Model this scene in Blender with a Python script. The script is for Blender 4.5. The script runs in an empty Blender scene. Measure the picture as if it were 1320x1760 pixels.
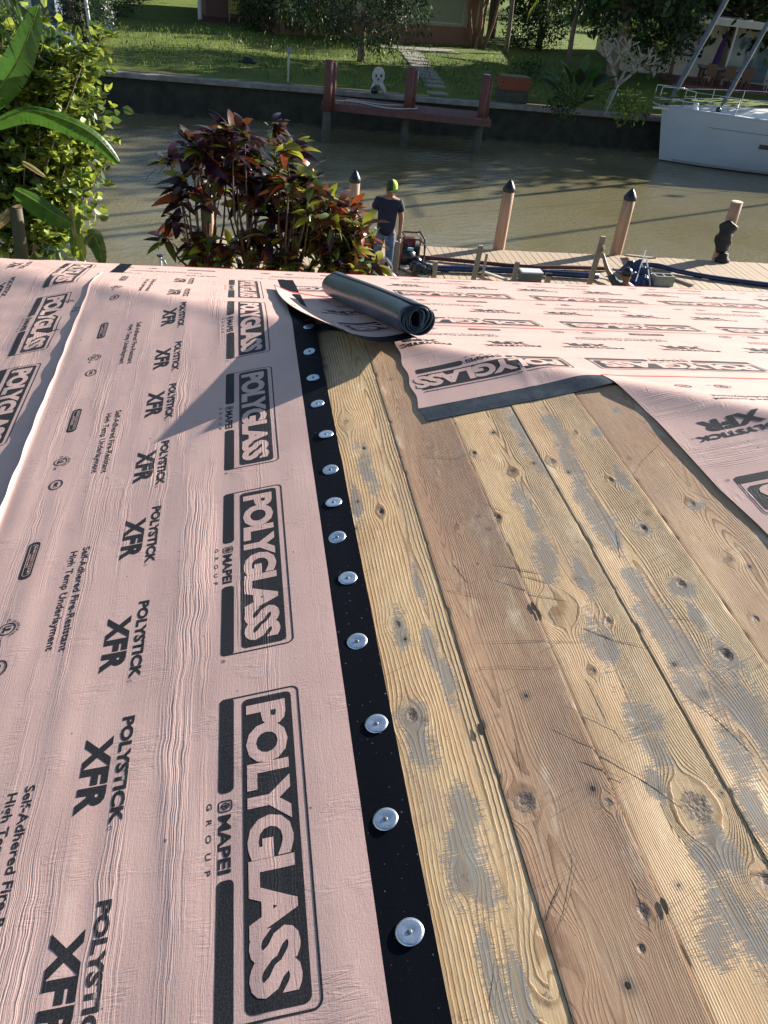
import bpy, bmesh, math, random
import numpy as np
from mathutils import Vector, Matrix
R_ = random.Random(7)
sc = bpy.context.scene
C = sc.collection
# ---------------------------------------------------------------- camera
CAM = Vector((0, 0, 5.0))
F_PX = 1383.72
RT = Vector((0.98439086, -0.14739743, 0.09616981))
UP = Vector((0.00927615, 0.58912486, 0.80798877))
FW = Vector((0.17575149, 0.79448467, -0.58129641))
cd = bpy.data.cameras.new('camera'); cam = bpy.data.objects.new('camera', cd); C.objects.link(cam)
cd.sensor_fit = 'VERTICAL'; cd.sensor_height = 36; cd.sensor_width = 27
cd.lens = F_PX / 1760 * 36
cd.clip_start = 0.05; cd.clip_end = 2000
cam.matrix_world = Matrix(((RT.x, UP.x, -FW.x, CAM.x), (RT.y, UP.y, -FW.y, CAM.y), (RT.z, UP.z, -FW.z, CAM.z), (0, 0, 0, 1)))
sc.camera = cam
# ---------------------------------------------------------------- light
SUN_EL = 21.0
SUN_H = Vector((0.89, 0.455, 0)).normalized()
e = math.radians(SUN_EL)
SUN = Vector((SUN_H.x * math.cos(e), SUN_H.y * math.cos(e), math.sin(e)))
w = bpy.data.worlds.new('World'); sc.world = w; w.use_nodes = True
nt = w.node_tree; bg = nt.nodes['Background']
sky = nt.nodes.new('ShaderNodeTexSky'); sky.sky_type = 'NISHITA'; sky.sun_disc = False
sky.sun_elevation = e; sky.sun_rotation = math.atan2(SUN_H.x, SUN_H.y)
sky.air_density = 1.0; sky.dust_density = 0.6; sky.ozone_density = 1.2
nt.links.new(sky.outputs[0], bg.inputs[0]); bg.inputs[1].default_value = 0.055
sl = bpy.data.lights.new('sun', 'SUN'); sl.energy = 5.0; sl.angle = math.radians(0.5); sl.color = (1.0, 0.945, 0.86)
so = bpy.data.objects.new('sun', sl); C.objects.link(so)
so.rotation_euler = SUN.to_track_quat('Z', 'Y').to_euler(); so.location = (30, 15, 30)
sc.view_settings.view_transform = 'Standard'; sc.view_settings.look = 'None'
sc.view_settings.exposure = 1.4; sc.view_settings.gamma = 1; sc.view_settings.use_curve_mapping = False
sc.render.engine = 'CYCLES'

def ray(px, py):
    return FW + RT * ((px - 660) / F_PX) - UP * ((py - 880) / F_PX)
def at(px, py, Y):
    r = ray(px, py); return CAM + r * (Y / r.y)
def atz(px, py, z=0.0):
    r = ray(px, py); return CAM + r * ((z - 5.0) / r.z)

# ---------------------------------------------------------------- helpers
def tag(o, label=None, cat=None, group=None, kind=None):
    if label: o['label'] = label
    if cat: o['category'] = cat
    if group: o['group'] = group
    if kind: o['kind'] = kind
    return o
def thing(name, label, cat, loc=(0, 0, 0), group=None, rz=0):
    o = bpy.data.objects.new(name, None); C.objects.link(o); o.location = loc; o.rotation_euler = (0, 0, rz)
    o.empty_display_size = .1
    return tag(o, label, cat, group)
def wm(o):
    b = Matrix.LocRotScale(o.location, o.rotation_euler, o.scale)
    return wm(o.parent) @ o.matrix_parent_inverse @ b if o.parent else b
def setpar(o, p):
    o.parent = p; o.matrix_parent_inverse = wm(p).inverted()
class MB:
    """collects geometry in world (or thing-local) coordinates and links it as one mesh object"""
    def __init__(s): s.v = []; s.f = []; s.m = []
    def add(s, vs, fs, mi=0):
        b = len(s.v); s.v += [tuple(v) for v in vs]; s.f += [tuple(i + b for i in f) for f in fs]; s.m += [mi] * len(fs)
        return s
    def box(s, c, d, rz=0, mi=0, tilt=None, taper=1.0):
        M = Matrix.Rotation(rz, 3, 'Z')
        if tilt: M = Matrix.Rotation(tilt[0], 3, 'X') @ Matrix.Rotation(tilt[1], 3, 'Y') @ M
        c = Vector(c); vs = []
        for z in (-1, 1):
            t = taper if z > 0 else 1
            for x, y in ((-1, -1), (1, -1), (1, 1), (-1, 1)):
                vs.append(c + M @ Vector((x * d[0] / 2 * t, y * d[1] / 2 * t, z * d[2] / 2)))
        return s.add(vs, [(3, 2, 1, 0), (4, 5, 6, 7), (0, 1, 5, 4), (1, 2, 6, 5), (2, 3, 7, 6), (3, 0, 4, 7)], mi)
    def beam(s, a, b, wd, ht, mi=0, up=(0, 0, 1)):
        a = Vector(a); b = Vector(b); d = (b - a).normalized(); u = Vector(up)
        sd = d.cross(u)
        if sd.length < 1e-4: sd = d.cross(Vector((0, 1, 0)))
        sd.normalize(); u = sd.cross(d)
        vs = []
        for p in (a, b):
            for i, j in ((-1, -1), (1, -1), (1, 1), (-1, 1)):
                vs.append(p + sd * (i * wd / 2) + u * (j * ht / 2))
        return s.add(vs, [(0, 1, 2, 3), (7, 6, 5, 4), (4, 5, 1, 0), (5, 6, 2, 1), (6, 7, 3, 2), (7, 4, 0, 3)], mi)
    def tube(s, pts, rad, n=8, mi=0, cap=True):
        pts = [Vector(p) for p in pts]; k = len(pts)
        if not hasattr(rad, '__len__'): rad = [rad] * k
        b = len(s.v); ref = None
        for i, p in enumerate(pts):
            d = (pts[min(i + 1, k - 1)] - pts[max(i - 1, 0)]).normalized()
            if ref is None:
                ref = d.orthogonal().normalized()
            ref = (ref - d * ref.dot(d)).normalized(); q = d.cross(ref)
            for j in range(n):
                a = 2 * math.pi * j / n
                s.v.append(tuple(p + (ref * math.cos(a) + q * math.sin(a)) * rad[i]))
        for i in range(k - 1):
            for j in range(n):
                j2 = (j + 1) % n
                s.f.append((b + i * n + j, b + i * n + j2, b + (i + 1) * n + j2, b + (i + 1) * n + j)); s.m.append(mi)
        if cap:
            s.f.append(tuple(b + j for j in reversed(range(n)))); s.m.append(mi)
            s.f.append(tuple(b + (k - 1) * n + j for j in range(n))); s.m.append(mi)
        return s
    def lathe(s, c, prof, n=16, mi=0, sx=1, sy=1):
        c = Vector(c); b = len(s.v)
        for r, z in prof:
            for j in range(n):
                a = 2 * math.pi * j / n
                s.v.append((c.x + r * sx * math.cos(a), c.y + r * sy * math.sin(a), c.z + z))
        for i in range(len(prof) - 1):
            for j in range(n):
                j2 = (j + 1) % n
                s.f.append((b + i * n + j, b + i * n + j2, b + (i + 1) * n + j2, b + (i + 1) * n + j)); s.m.append(mi)
        s.f.append(tuple(b + j for j in reversed(range(n)))); s.m.append(mi)
        s.f.append(tuple(b + (len(prof) - 1) * n + j for j in range(n))); s.m.append(mi)
        return s
    def prism(s, poly, z0, z1, mi=0):
        n = len(poly)
        vs = [(p[0], p[1], z0) for p in poly] + [(p[0], p[1], z1) for p in poly]
        return s.add(vs, [tuple(reversed(range(n))), tuple(range(n, 2 * n))] + [(i, (i + 1) % n, n + (i + 1) % n, n + i) for i in range(n)], mi)
    def build(s, name, mats, parent=None, smooth=False, bevel=0, loc=None):
        me = bpy.data.meshes.new(name); me.from_pydata(s.v, [], s.f)
        if not isinstance(mats, (list, tuple)): mats = [mats]
        for m in mats: me.materials.append(m)
        me.polygons.foreach_set('material_index', s.m)
        if smooth: me.polygons.foreach_set('use_smooth', [True] * len(s.f))
        me.update()
        o = bpy.data.objects.new(name, me); C.objects.link(o)
        if loc: o.location = loc
        if parent: setpar(o, parent)
        if bevel:
            b = o.modifiers.new('b', 'BEVEL'); b.width = bevel; b.segments = 2; b.limit_method = 'ANGLE'
        return o
def npmesh(name, V, Fc, mats, parent=None, smooth=True, mi=None, attrs=None, uv=None):
    """V (n,3), Fc (m,k) numpy"""
    me = bpy.data.meshes.new(name)
    V = np.asarray(V, np.float32); Fc = np.asarray(Fc, np.int32); k = Fc.shape[1]
    me.vertices.add(len(V)); me.vertices.foreach_set('co', V.ravel())
    me.loops.add(Fc.size); me.loops.foreach_set('vertex_index', Fc.ravel())
    me.polygons.add(len(Fc)); me.polygons.foreach_set('loop_start', np.arange(0, Fc.size, k, dtype=np.int32))
    me.polygons.foreach_set('loop_total', np.full(len(Fc), k, np.int32))
    if not isinstance(mats, (list, tuple)): mats = [mats]
    for m in mats: me.materials.append(m)
    if mi is not None: me.polygons.foreach_set('material_index', np.asarray(mi, np.int32))
    me.polygons.foreach_set('use_smooth', np.full(len(Fc), smooth))
    me.update(calc_edges=True)
    if attrs:
        for an, arr in attrs.items():
            a = me.attributes.new(an, 'FLOAT', 'POINT'); a.data.foreach_set('value', np.asarray(arr, np.float32).ravel())
    if uv is not None:
        l = me.uv_layers.new(name='UVMap'); l.data.foreach_set('uv', np.asarray(uv, np.float32)[Fc.ravel()].ravel())
    o = bpy.data.objects.new(name, me); C.objects.link(o)
    if parent: setpar(o, parent)
    return o
def inst(o, loc, parent=None, rot=None, scale=None):
    c = o.copy(); C.objects.link(c); c.location = loc
    if rot is not None: c.rotation_euler = rot
    if scale is not None: c.scale = scale if hasattr(scale, '__len__') else (scale,) * 3
    if parent: setpar(c, parent)
    else: c.parent = None
    return c
def h2(i, j, seed):
    n = (i.astype(np.int64) * 374761393 + j.astype(np.int64) * 668265263 + seed * 1274126177) & 0x7fffffff
    n = ((n ^ (n >> 13)) * 1274126177) & 0x7fffffff
    n = n ^ (n >> 16)
    return (n & 0xffff) / 65535.0
def vn(x, y, seed=0):
    """value noise in -1..1"""
    x = np.asarray(x, float); y = np.asarray(y, float)
    x, y = np.broadcast_arrays(x, y)
    i = np.floor(x); j = np.floor(y); fx = x - i; fy = y - j
    fx = fx * fx * (3 - 2 * fx); fy = fy * fy * (3 - 2 * fy)
    i = i.astype(np.int64); j = j.astype(np.int64)
    a = h2(i, j, seed); b = h2(i + 1, j, seed); c = h2(i, j + 1, seed); d = h2(i + 1, j + 1, seed)
    return ((a * (1 - fx) + b * fx) * (1 - fy) + (c * (1 - fx) + d * fx) * fy) * 2 - 1

# ---------------------------------------------------------------- materials
def mat(name, col=(.5, .5, .5), rough=.6, metal=0, spec=.5, var=0.0, vscale=8.0, bump=0.0, bscale=40.0, stretch=(1, 1, 1), col2=None, sheen=0, trans=0, alpha=None, coord='Object', dirt=0):
    m = bpy.data.materials.new(name); m.use_nodes = True
    n = m.node_tree; N = n.nodes; L = n.links; b = N['Principled BSDF']
    b.inputs['Base Color'].default_value = (*col, 1); b.inputs['Roughness'].default_value = rough
    b.inputs['Metallic'].default_value = metal; b.inputs['Specular IOR Level'].default_value = spec
    if trans: b.inputs['Transmission Weight'].default_value = trans
    if var or bump or col2 or dirt:
        tc = N.new('ShaderNodeTexCoord'); mp = N.new('ShaderNodeMapping'); mp.inputs['Scale'].default_value = stretch
        L.new(tc.outputs[coord], mp.inputs[0])
    if var or col2:
        t = N.new('ShaderNodeTexNoise'); t.inputs['Scale'].default_value = vscale; t.inputs['Detail'].default_value = 5; t.inputs['Roughness'].default_value = .65
        L.new(mp.outputs[0], t.inputs['Vector'])
        r = N.new('ShaderNodeValToRGB'); L.new(t.outputs[0], r.inputs[0])
        c2 = col2 if col2 else tuple(min(1, c * (1 + var)) for c in col); c1 = col if col2 else tuple(c * (1 - var) for c in col)
        r.color_ramp.elements[0].position = .33; r.color_ramp.elements[1].position = .67
        r.color_ramp.elements[0].color = (*c1, 1); r.color_ramp.elements[1].color = (*c2, 1)
        L.new(r.outputs[0], b.inputs['Base Color'])
        if rough > .2:
            mr = N.new('ShaderNodeMapRange'); mr.inputs['To Min'].default_value = rough - .12; mr.inputs['To Max'].default_value = min(1, rough + .12)
            L.new(t.outputs[0], mr.inputs[0]); L.new(mr.outputs[0], b.inputs['Roughness'])
    if bump:
        t2 = N.new('ShaderNodeTexNoise'); t2.inputs['Scale'].default_value = bscale; t2.inputs['Detail'].default_value = 4
        L.new(mp.outputs[0], t2.inputs['Vector'])
        bp = N.new('ShaderNodeBump'); bp.inputs['Strength'].default_value = 1; bp.inputs['Distance'].default_value = bump
        L.new(t2.outputs[0], bp.inputs['Height']); L.new(bp.outputs[0], b.inputs['Normal'])
    return m
class G:
    """tiny node-graph helper"""
    def __init__(s, name):
        s.m = bpy.data.materials.new(name); s.m.use_nodes = True; s.t = s.m.node_tree; s.N = s.t.nodes; s.L = s.t.links; s.b = s.N['Principled BSDF']
    def lk(s, a, b):
        if isinstance(a, (int, float)): b.default_value = a
        elif isinstance(a, tuple): b.default_value = (*a, 1) if len(a) == 3 and b.type == 'RGBA' else a
        else: s.L.new(a, b)
    def math(s, op, a, b=None, c=None, clamp=False):
        n = s.N.new('ShaderNodeMath'); n.operation = op; n.use_clamp = clamp
        s.lk(a, n.inputs[0])
        if b is not None: s.lk(b, n.inputs[1])
        if c is not None: s.lk(c, n.inputs[2])
        return n.outputs[0]
    def comb(s, x, y, z=0.0):
        n = s.N.new('ShaderNodeCombineXYZ'); s.lk(x, n.inputs[0]); s.lk(y, n.inputs[1]); s.lk(z, n.inputs[2]); return n.outputs[0]
    def noise(s, vec, scale=1.0, detail=3, rough=.5, dist=0.0):
        n = s.N.new('ShaderNodeTexNoise'); s.lk(vec, n.inputs['Vector']); n.inputs['Scale'].default_value = scale
        n.inputs['Detail'].default_value = detail; n.inputs['Roughness'].default_value = rough; n.inputs['Distortion'].default_value = dist
        return n.outputs[0]
    def ss(s, v, a, b, lo=0.0, hi=1.0):
        n = s.N.new('ShaderNodeMapRange'); n.interpolation_type = 'SMOOTHSTEP'; s.lk(v, n.inputs[0])
        s.lk(a, n.inputs[1]); s.lk(b, n.inputs[2]); s.lk(lo, n.inputs[3]); s.lk(hi, n.inputs[4]); return n.outputs[0]
    def mix(s, f, a, b, mode='MIX'):
        n = s.N.new('ShaderNodeMix'); n.data_type = 'RGBA'; n.blend_type = mode; n.clamp_factor = True
        s.lk(f, n.inputs[0]); s.lk(a, n.inputs[6]); s.lk(b, n.inputs[7]); return n.outputs[2]
    def attr(s, name):
        n = s.N.new('ShaderNodeAttribute'); n.attribute_name = name; return n.outputs['Fac']
    def objrand(s):
        return s.N.new('ShaderNodeObjectInfo').outputs['Random']
    def bump(s, h, dist, strength=1.0, normal=None):
        n = s.N.new('ShaderNodeBump'); s.lk(h, n.inputs['Height']); n.inputs['Distance'].default_value = dist; n.inputs['Strength'].default_value = strength
        if normal: s.lk(normal, n.inputs['Normal'])
        return n.outputs[0]
    def out(s, col=None, rough=None, normal=None, spec=None):
        if col is not None: s.lk(col, s.b.inputs['Base Color'])
        if rough is not None: s.lk(rough, s.b.inputs['Roughness'])
        if normal is not None: s.lk(normal, s.b.inputs['Normal'])
        if spec is not None: s.lk(spec, s.b.inputs['Specular IOR Level'])
        return s.m

def membrane_mat(name, kind):
    g = G(name)
    uv = g.N.new('ShaderNodeUVMap').outputs[0]
    sp = g.N.new('ShaderNodeSeparateXYZ'); g.L.new(uv, sp.inputs[0]); a, b = sp.outputs[0], sp.outputs[1]
    # long wrinkles running along the sheet, in bundles
    wob = g.noise(g.comb(g.math('MULTIPLY', a, 9.0), g.math('MULTIPLY', b, 7.0)), 1, 3)
    bb = g.math('ADD', b, g.math('MULTIPLY', wob, .022))
    w1 = g.noise(g.comb(g.math('MULTIPLY', a, 2.2), g.math('MULTIPLY', bb, 150.0)), 1, 2, .5, .3)
    ridge = g.math('SUBTRACT', 1.0, g.math('ABSOLUTE', g.math('MULTIPLY', g.math('SUBTRACT', w1, .5), 5.0)), clamp=True)
    msk = g.noise(g.comb(g.math('MULTIPLY', a, 1.1), g.math('MULTIPLY', bb, 11.0)), 1, 2, .6)
    msk = g.math('MULTIPLY', g.ss(msk, .47, .68, .05, 1.0), g.ss(g.math('FRACT', g.math('DIVIDE', b, 1.3)), .12, .17, .08, 1.0))
    h1 = g.math('MULTIPLY', g.math('POWER', ridge, 2.0), msk)
    # fine scrim weave
    wv = g.noise(g.comb(g.math('MULTIPLY', a, 90.0), g.math('MULTIPLY', b, 420.0)), 1, 2)
    wv2 = g.noise(g.comb(g.math('MULTIPLY', a, 420.0), g.math('MULTIPLY', b, 70.0)), 1, 2)
    cr = g.noise(g.comb(g.math('MULTIPLY', a, 70.0), g.math('MULTIPLY', b, 10.0), 3.0), 1, 3, .6, 1.0)
    cr = g.math('SUBTRACT', 1.0, g.math('ABSOLUTE', g.math('MULTIPLY', g.math('SUBTRACT', cr, .5), 9.0)), clamp=True)
    crm = g.ss(g.noise(g.comb(g.math('MULTIPLY', a, 9.0), g.math('MULTIPLY', b, 9.0), 9.0), 1, 2), .5, .65)
    h = g.math('ADD', g.math('MULTIPLY', h1, 1.0), g.math('ADD', g.math('MULTIPLY', wv, .20), g.math('MULTIPLY', wv2, .20)))
    h = g.math('ADD', h, g.math('MULTIPLY', g.math('MULTIPLY', cr, crm), .35))
    nrm = g.bump(h, .0010 if kind != 'selvage' else .0005)
    big = g.noise(g.comb(g.math('MULTIPLY', a, 6.0), g.math('MULTIPLY', b, 6.0), 5.0), 1, 4, .6)
    spk = g.noise(g.comb(g.math('MULTIPLY', a, 300.0), g.math('MULTIPLY', b, 300.0), 5.0), 1, 2, .6)
    if kind == 'pink':
        c = g.mix(g.ss(big, .35, .65), (.57, .355, .300), (.64, .415, .35))
        c = g.mix(g.ss(spk, .3, .75), c, (.66, .45, .40))
        c = g.mix(g.ss(spk, .25, .12), c, (.42, .28, .26))
        # scuffs / dust
        dv = g.noise(g.comb(g.math('MULTIPLY', a, 14.0), g.math('MULTIPLY', b, 3.0), 15.0), 1, 5, .7)
        c = g.mix(g.ss(dv, .62, .78, 0, .35), c, (.36, .27, .27))
        d2 = g.noise(g.comb(g.math('MULTIPLY', a, 5.0), g.math('MULTIPLY', b, 9.0), 25.0), 1, 6, .72, .8)
        c = g.mix(g.ss(d2, .58, .72, 0, .42), c, (.40, .33, .36))
        c = g.mix(g.ss(g.noise(g.comb(g.math('MULTIPLY', a, 3.0), g.math('MULTIPLY', b, 16.0), 33.0), 1, 5, .7), .60, .74, 0, .4), c, (.72, .58, .48))
        sp_ = g.noise(g.comb(g.math('MULTIPLY', a, 55.0), g.math('MULTIPLY', b, 55.0), 3.0), 1, 1); c = g.mix(g.ss(sp_, .77, .80, 0, .8), c, (.10, .07, .06))
        return g.out(c, .50, nrm, .55)
    if kind == 'ink':
        c = g.mix(g.ss(spk, .35, .75), (.012, .013, .016), (.040, .038, .040))
        c = g.mix(g.math('MULTIPLY', h1, .35), c, (.16, .12, .12))
        return g.out(c, .62, nrm, .3)
    c = g.mix(g.ss(spk, .5, .8), (.0015, .0022, .006), (.005, .007, .014))
    dust = g.noise(g.comb(g.math('MULTIPLY', a, 160.0), g.math('MULTIPLY', b, 160.0), 1.0), 1, 1)
    c = g.mix(g.ss(dust, .74, .78, 0, .5), c, (.35, .34, .34))
    return g.out(c, .6, nrm, .10)
M = {}
M['pink'] = membrane_mat('membrane_pink_fabric', 'pink')
M['ink'] = membrane_mat('membrane_print_ink', 'ink')
M['selv'] = membrane_mat('membrane_black_selvage', 'selvage')
M['selv2'] = mat('dusty_blue_black_selvage', (.012, .018, .026), .5, col2=(.045, .058, .07), vscale=26, bump=.0006, bscale=150)
M['red'] = mat('red_edge_film', (.60, .06, .03), .5, var=.2, vscale=20)
M['film'] = mat('release_film', (.035, .065, .095), .34, spec=.7, var=.35, vscale=14, bump=.0015, bscale=24)
M['under'] = mat('membrane_underside', (.012, .014, .02), .35, var=.3, vscale=30, bump=.001, bscale=60)
M['galv'] = mat('galvanised_steel', (.62, .70, .80), .30, metal=.85, var=.12, vscale=60, bump=.0003, bscale=200)
M['galvd'] = mat('nail_head_steel', (.20, .21, .20), .5, metal=.6, var=.2, vscale=80)

def wood_mat():
    g = G('weathered_pine_boards')
    gg = g.attr('grain'); grey = g.attr('grey'); dark = g.attr('dark'); red = g.attr('red')
    tc = g.N.new('ShaderNodeTexCoord').outputs['Object']
    sp = g.N.new('ShaderNodeSeparateXYZ'); g.L.new(tc, sp.inputs[0]); x, y = sp.outputs[0], sp.outputs[1]
    r = g.objrand()
    ox = g.math('MULTIPLY', r, 37.0)
    fib = g.noise(g.comb(g.math('MULTIPLY', x, 900.0), g.math('MULTIPLY', y, 22.0), ox), 1, 3, .6)
    fib2 = g.noise(g.comb(g.math('MULTIPLY', x, 260.0), g.math('MULTIPLY', y, 9.0), ox), 1, 3, .6)
    # jitter makes the ring lines slightly torn
    jt = g.noise(g.comb(g.math('MULTIPLY', x, 45.0), g.math('MULTIPLY', y, 50.0), ox), 1, 4, .65)
    gj = g.math('ADD', gg, g.math('MULTIPLY', g.math('SUBTRACT', jt, .5), .35))
    fr = g.math('FRACT', gj)
    late = g.math('MULTIPLY', g.ss(fr, .45, .84), g.ss(fr, 1.0, .93))     # dark late wood line, sharp on one side
    amp = g.ss(g.noise(g.comb(g.math('MULTIPLY', x, 9.0), g.math('MULTIPLY', y, 2.5), ox), 1, 2), .3, .62, .35, 1.0)
    late = g.math('MULTIPLY', late, amp)
    early = g.mix(red, (.70, .475, .24), (.45, .255, .155))
    latec = g.mix(red, (.27, .13, .045), (.20, .105, .058))
    c = g.mix(g.ss(fib2, .3, .7), early, g.mix(red, (.84, .62, .36), (.55, .345, .225)))
    c = g.mix(g.math('MULTIPLY', late, .78), c, latec)
    c = g.mix(g.ss(fib, .60, .40, 0, .35), c, latec)
    blot = g.noise(g.comb(g.math('MULTIPLY', x, 16.0), g.math('MULTIPLY', y, 5.0), g.math('ADD', ox, 3.0)), 1, 5, .65)
    c = g.mix(g.ss(blot, .52, .72, 0, .55), c, (.48, .28, .17))
    c = g.mix(g.ss(blot, .44, .26, 0, .5), c, (.88, .74, .52))
    tone = g.noise(g.comb(g.math('MULTIPLY', x, 7.0), g.math('MULTIPLY', y, 2.2), g.math('ADD', ox, 13.0)), 1, 6, .7)
    c = g.mix(g.ss(tone, .50, .70, 0, .5), c, (.36, .27, .20)); c = g.mix(g.ss(tone, .46, .30, 0, .35), c, (.74, .47, .26))
    # weathered grey, fringe torn across the grain
    fx = g.noise(g.comb(g.math('MULTIPLY', x, 36.0), g.math('MULTIPLY', y, 420.0), ox), 1, 4, .7)
    fy = g.noise(g.comb(g.math('MULTIPLY', x, 34.0), g.math('MULTIPLY', y, 13.0), g.math('ADD', ox, 9.0)), 1, 4, .7)
    gn = g.math('ADD', grey, g.math('ADD', g.math('MULTIPLY', g.math('SUBTRACT', fx, .5), 1.9), g.math('MULTIPLY', g.math('SUBTRACT', fy, .5), 1.8)))
    gm = g.ss(gn, .47, .70)
    gcol = g.mix(g.ss(fib2, .3, .7), (.19, .18, .165), (.31, .295, .27))
    c = g.mix(g.math('MULTIPLY', gm, g.ss(fib2, .30, .62, .45, .92)), c, gcol)
    # knots, dents
    dk = g.math('ADD', dark, g.math('MULTIPLY', g.math('SUBTRACT', g.noise(g.comb(g.math('MULTIPLY', x, 160.0), g.math('MULTIPLY', y, 160.0), ox), 1, 3), .5), .7))
    kcol = g.mix(g.noise(g.comb(g.math('MULTIPLY', x, 140.0), g.math('MULTIPLY', y, 90.0), 2.0), 1, 3), (.11, .075, .055), (.24, .19, .165))
    c = g.mix(g.ss(dk, .25, .45, 0, .8), c, kcol)
    c = g.mix(g.ss(dk, .8, 1.05), c, (.012, .009, .007))
    # nail holes and short dark checks
    vo = g.N.new('ShaderNodeTexVoronoi'); vo.inputs['Scale'].default_value = 16; vo.inputs['Randomness'].default_value = 1
    g.L.new(g.comb(x, g.math('MULTIPLY', y, .8), ox), vo.inputs['Vector'])
    spn = g.N.new('ShaderNodeSeparateColor'); g.L.new(vo.outputs['Color'], spn.inputs[0])
    on = g.math('GREATER_THAN', spn.outputs[0], .45)
    rad = g.math('MULTIPLY', g.math('ADD', spn.outputs[1], .35), .055)
    hole = g.math('MULTIPLY', g.math('LESS_THAN', vo.outputs['Distance'], rad), on)
    halo = g.math('MULTIPLY', g.ss(vo.outputs['Distance'], g.math('MULTIPLY', rad, 4.0), rad, 0, .55), on)
    c = g.mix(halo, c, (.10, .08, .07)); c = g.mix(hole, c, (.015, .012, .01))
    # scratches across the boards
    q = g.math('ADD', y, g.math('MULTIPLY', x, -.35))
    sx = g.noise(g.comb(g.math('MULTIPLY', x, 3.2), g.math('MULTIPLY', q, 75.0), 4.0), 1, 1)
    scr = g.ss(g.math('ABSOLUTE', g.math('SUBTRACT', sx, .5)), .012, .0)
    sm = g.ss(g.noise(g.comb(g.math('MULTIPLY', x, 5.0), g.math('MULTIPLY', y, 6.0), 8.0), 1, 2), .50, .58)
    scr = g.math('MULTIPLY', scr, sm)
    c = g.mix(g.math('MULTIPLY', scr, .3), c, (.12, .085, .06))
    h = g.math('ADD', g.math('MULTIPLY', late, g.math('MULTIPLY', g.ss(red, .1, .7, 1.1, .45), g.ss(gm, 0, 1, 1, .35))), g.math('MULTIPLY', fib, .40))
    h = g.math('ADD', h, g.math('MULTIPLY', fib2, .35))
    h = g.math('SUBTRACT', h, g.math('ADD', g.math('MULTIPLY', scr, .4), g.math('MULTIPLY', hole, 4.0)))
    h = g.math('SUBTRACT', h, g.math('MULTIPLY', gm, .35))
    h = g.math('SUBTRACT', h, g.math('MULTIPLY', g.ss(dk, .35, .9), 2.2))
    nrm = g.bump(h, .00062)
    return g.out(c, g.ss(gm, 0, 1, .62, .75), nrm, .35)
M['wood'] = wood_mat()
# ================================================================ the setting
M['water'] = None
def water_mat():
    g = G('murky_canal_water')
    tc = g.N.new('ShaderNodeTexCoord').outputs['Object']
    sp = g.N.new('ShaderNodeSeparateXYZ'); g.L.new(tc, sp.inputs[0]); x, y = sp.outputs[0], sp.outputs[1]
    u = g.math('ADD', g.math('MULTIPLY', x, .94), g.math('MULTIPLY', y, .35)); v = g.math('ADD', g.math('MULTIPLY', y, .94), g.math('MULTIPLY', x, -.35))
    n1 = g.noise(g.comb(g.math('MULTIPLY', u, 2.4), g.math('MULTIPLY', v, 5.5)), 1, 4, .6, .6)
    n2 = g.noise(g.comb(g.math('MULTIPLY', u, 9.0), g.math('MULTIPLY', v, 16.0)), 1, 3, .6, .5)
    n3 = g.noise(g.comb(x, y), .25, 3, .5)
    calm = g.ss(n3, .42, .60, .2, 2.4)
    h = g.math('ADD', g.math('MULTIPLY', n1, .7), g.math('MULTIPLY', n2, g.math('MULTIPLY', calm, .45)))
    nrm = g.bump(h, .026)
    c = g.mix(g.ss(n3, .3, .7), (.155, .135, .070), (.20, .172, .092))
    return g.out(c, .04, nrm, .65)
M['water'] = water_mat()
def grass_mat(name, c1, c2, c3):
    g = G(name); tc = g.N.new('ShaderNodeTexCoord').outputs['Object']
    a = g.noise(tc, .7, 4, .6); b = g.noise(tc, 22, 4, .7); d = g.noise(tc, 1.7, 5, .7)
    c = g.mix(g.ss(a, .35, .65), c1, c2); c = g.mix(g.ss(b, .35, .7, 0, .7), c, tuple(k * 1.9 for k in c1)); c = g.mix(g.ss(d, .54, .68, 0, .85), c, c3); e_ = g.noise(tc, .28, 3, .6); c = g.mix(g.ss(e_, .5, .7, 0, .45), c, tuple(k * .5 for k in c1))
    return g.out(c, .8, g.bump(b, .05), .2)
M['lawn'] = grass_mat('lawn_grass_soil', (.085, .125, .018), (.12, .15, .028), (.17, .13, .06))
M['yard'] = grass_mat('yard_sand_grass', (.07, .08, .04), (.20, .17, .12), (.26, .22, .16))
M['conc'] = mat('old_concrete', (.22, .21, .19), .85, var=.35, vscale=3, bump=.01, bscale=20)
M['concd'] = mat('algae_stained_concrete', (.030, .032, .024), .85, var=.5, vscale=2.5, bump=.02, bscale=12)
M['paver'] = mat('path_stone', (.26, .24, .20), .85, var=.3, vscale=6, bump=.01, bscale=30)
def flat(name, x0, x1, y0, y1, z, m, kind='structure'):
    o = MB().add([(x0, y0, z), (x1, y0, z), (x1, y1, z), (x0, y1, z)], [(0, 1, 2, 3)]).build(name, m)
    tag(o, kind=kind); return o
flat('ground', -600, 800, -400, 13.9, -.06, M['yard'])
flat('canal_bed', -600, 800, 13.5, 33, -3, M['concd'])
flat('canal_water', -600, 800, 13.85, 32.4, -.9, M['water'])
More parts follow.
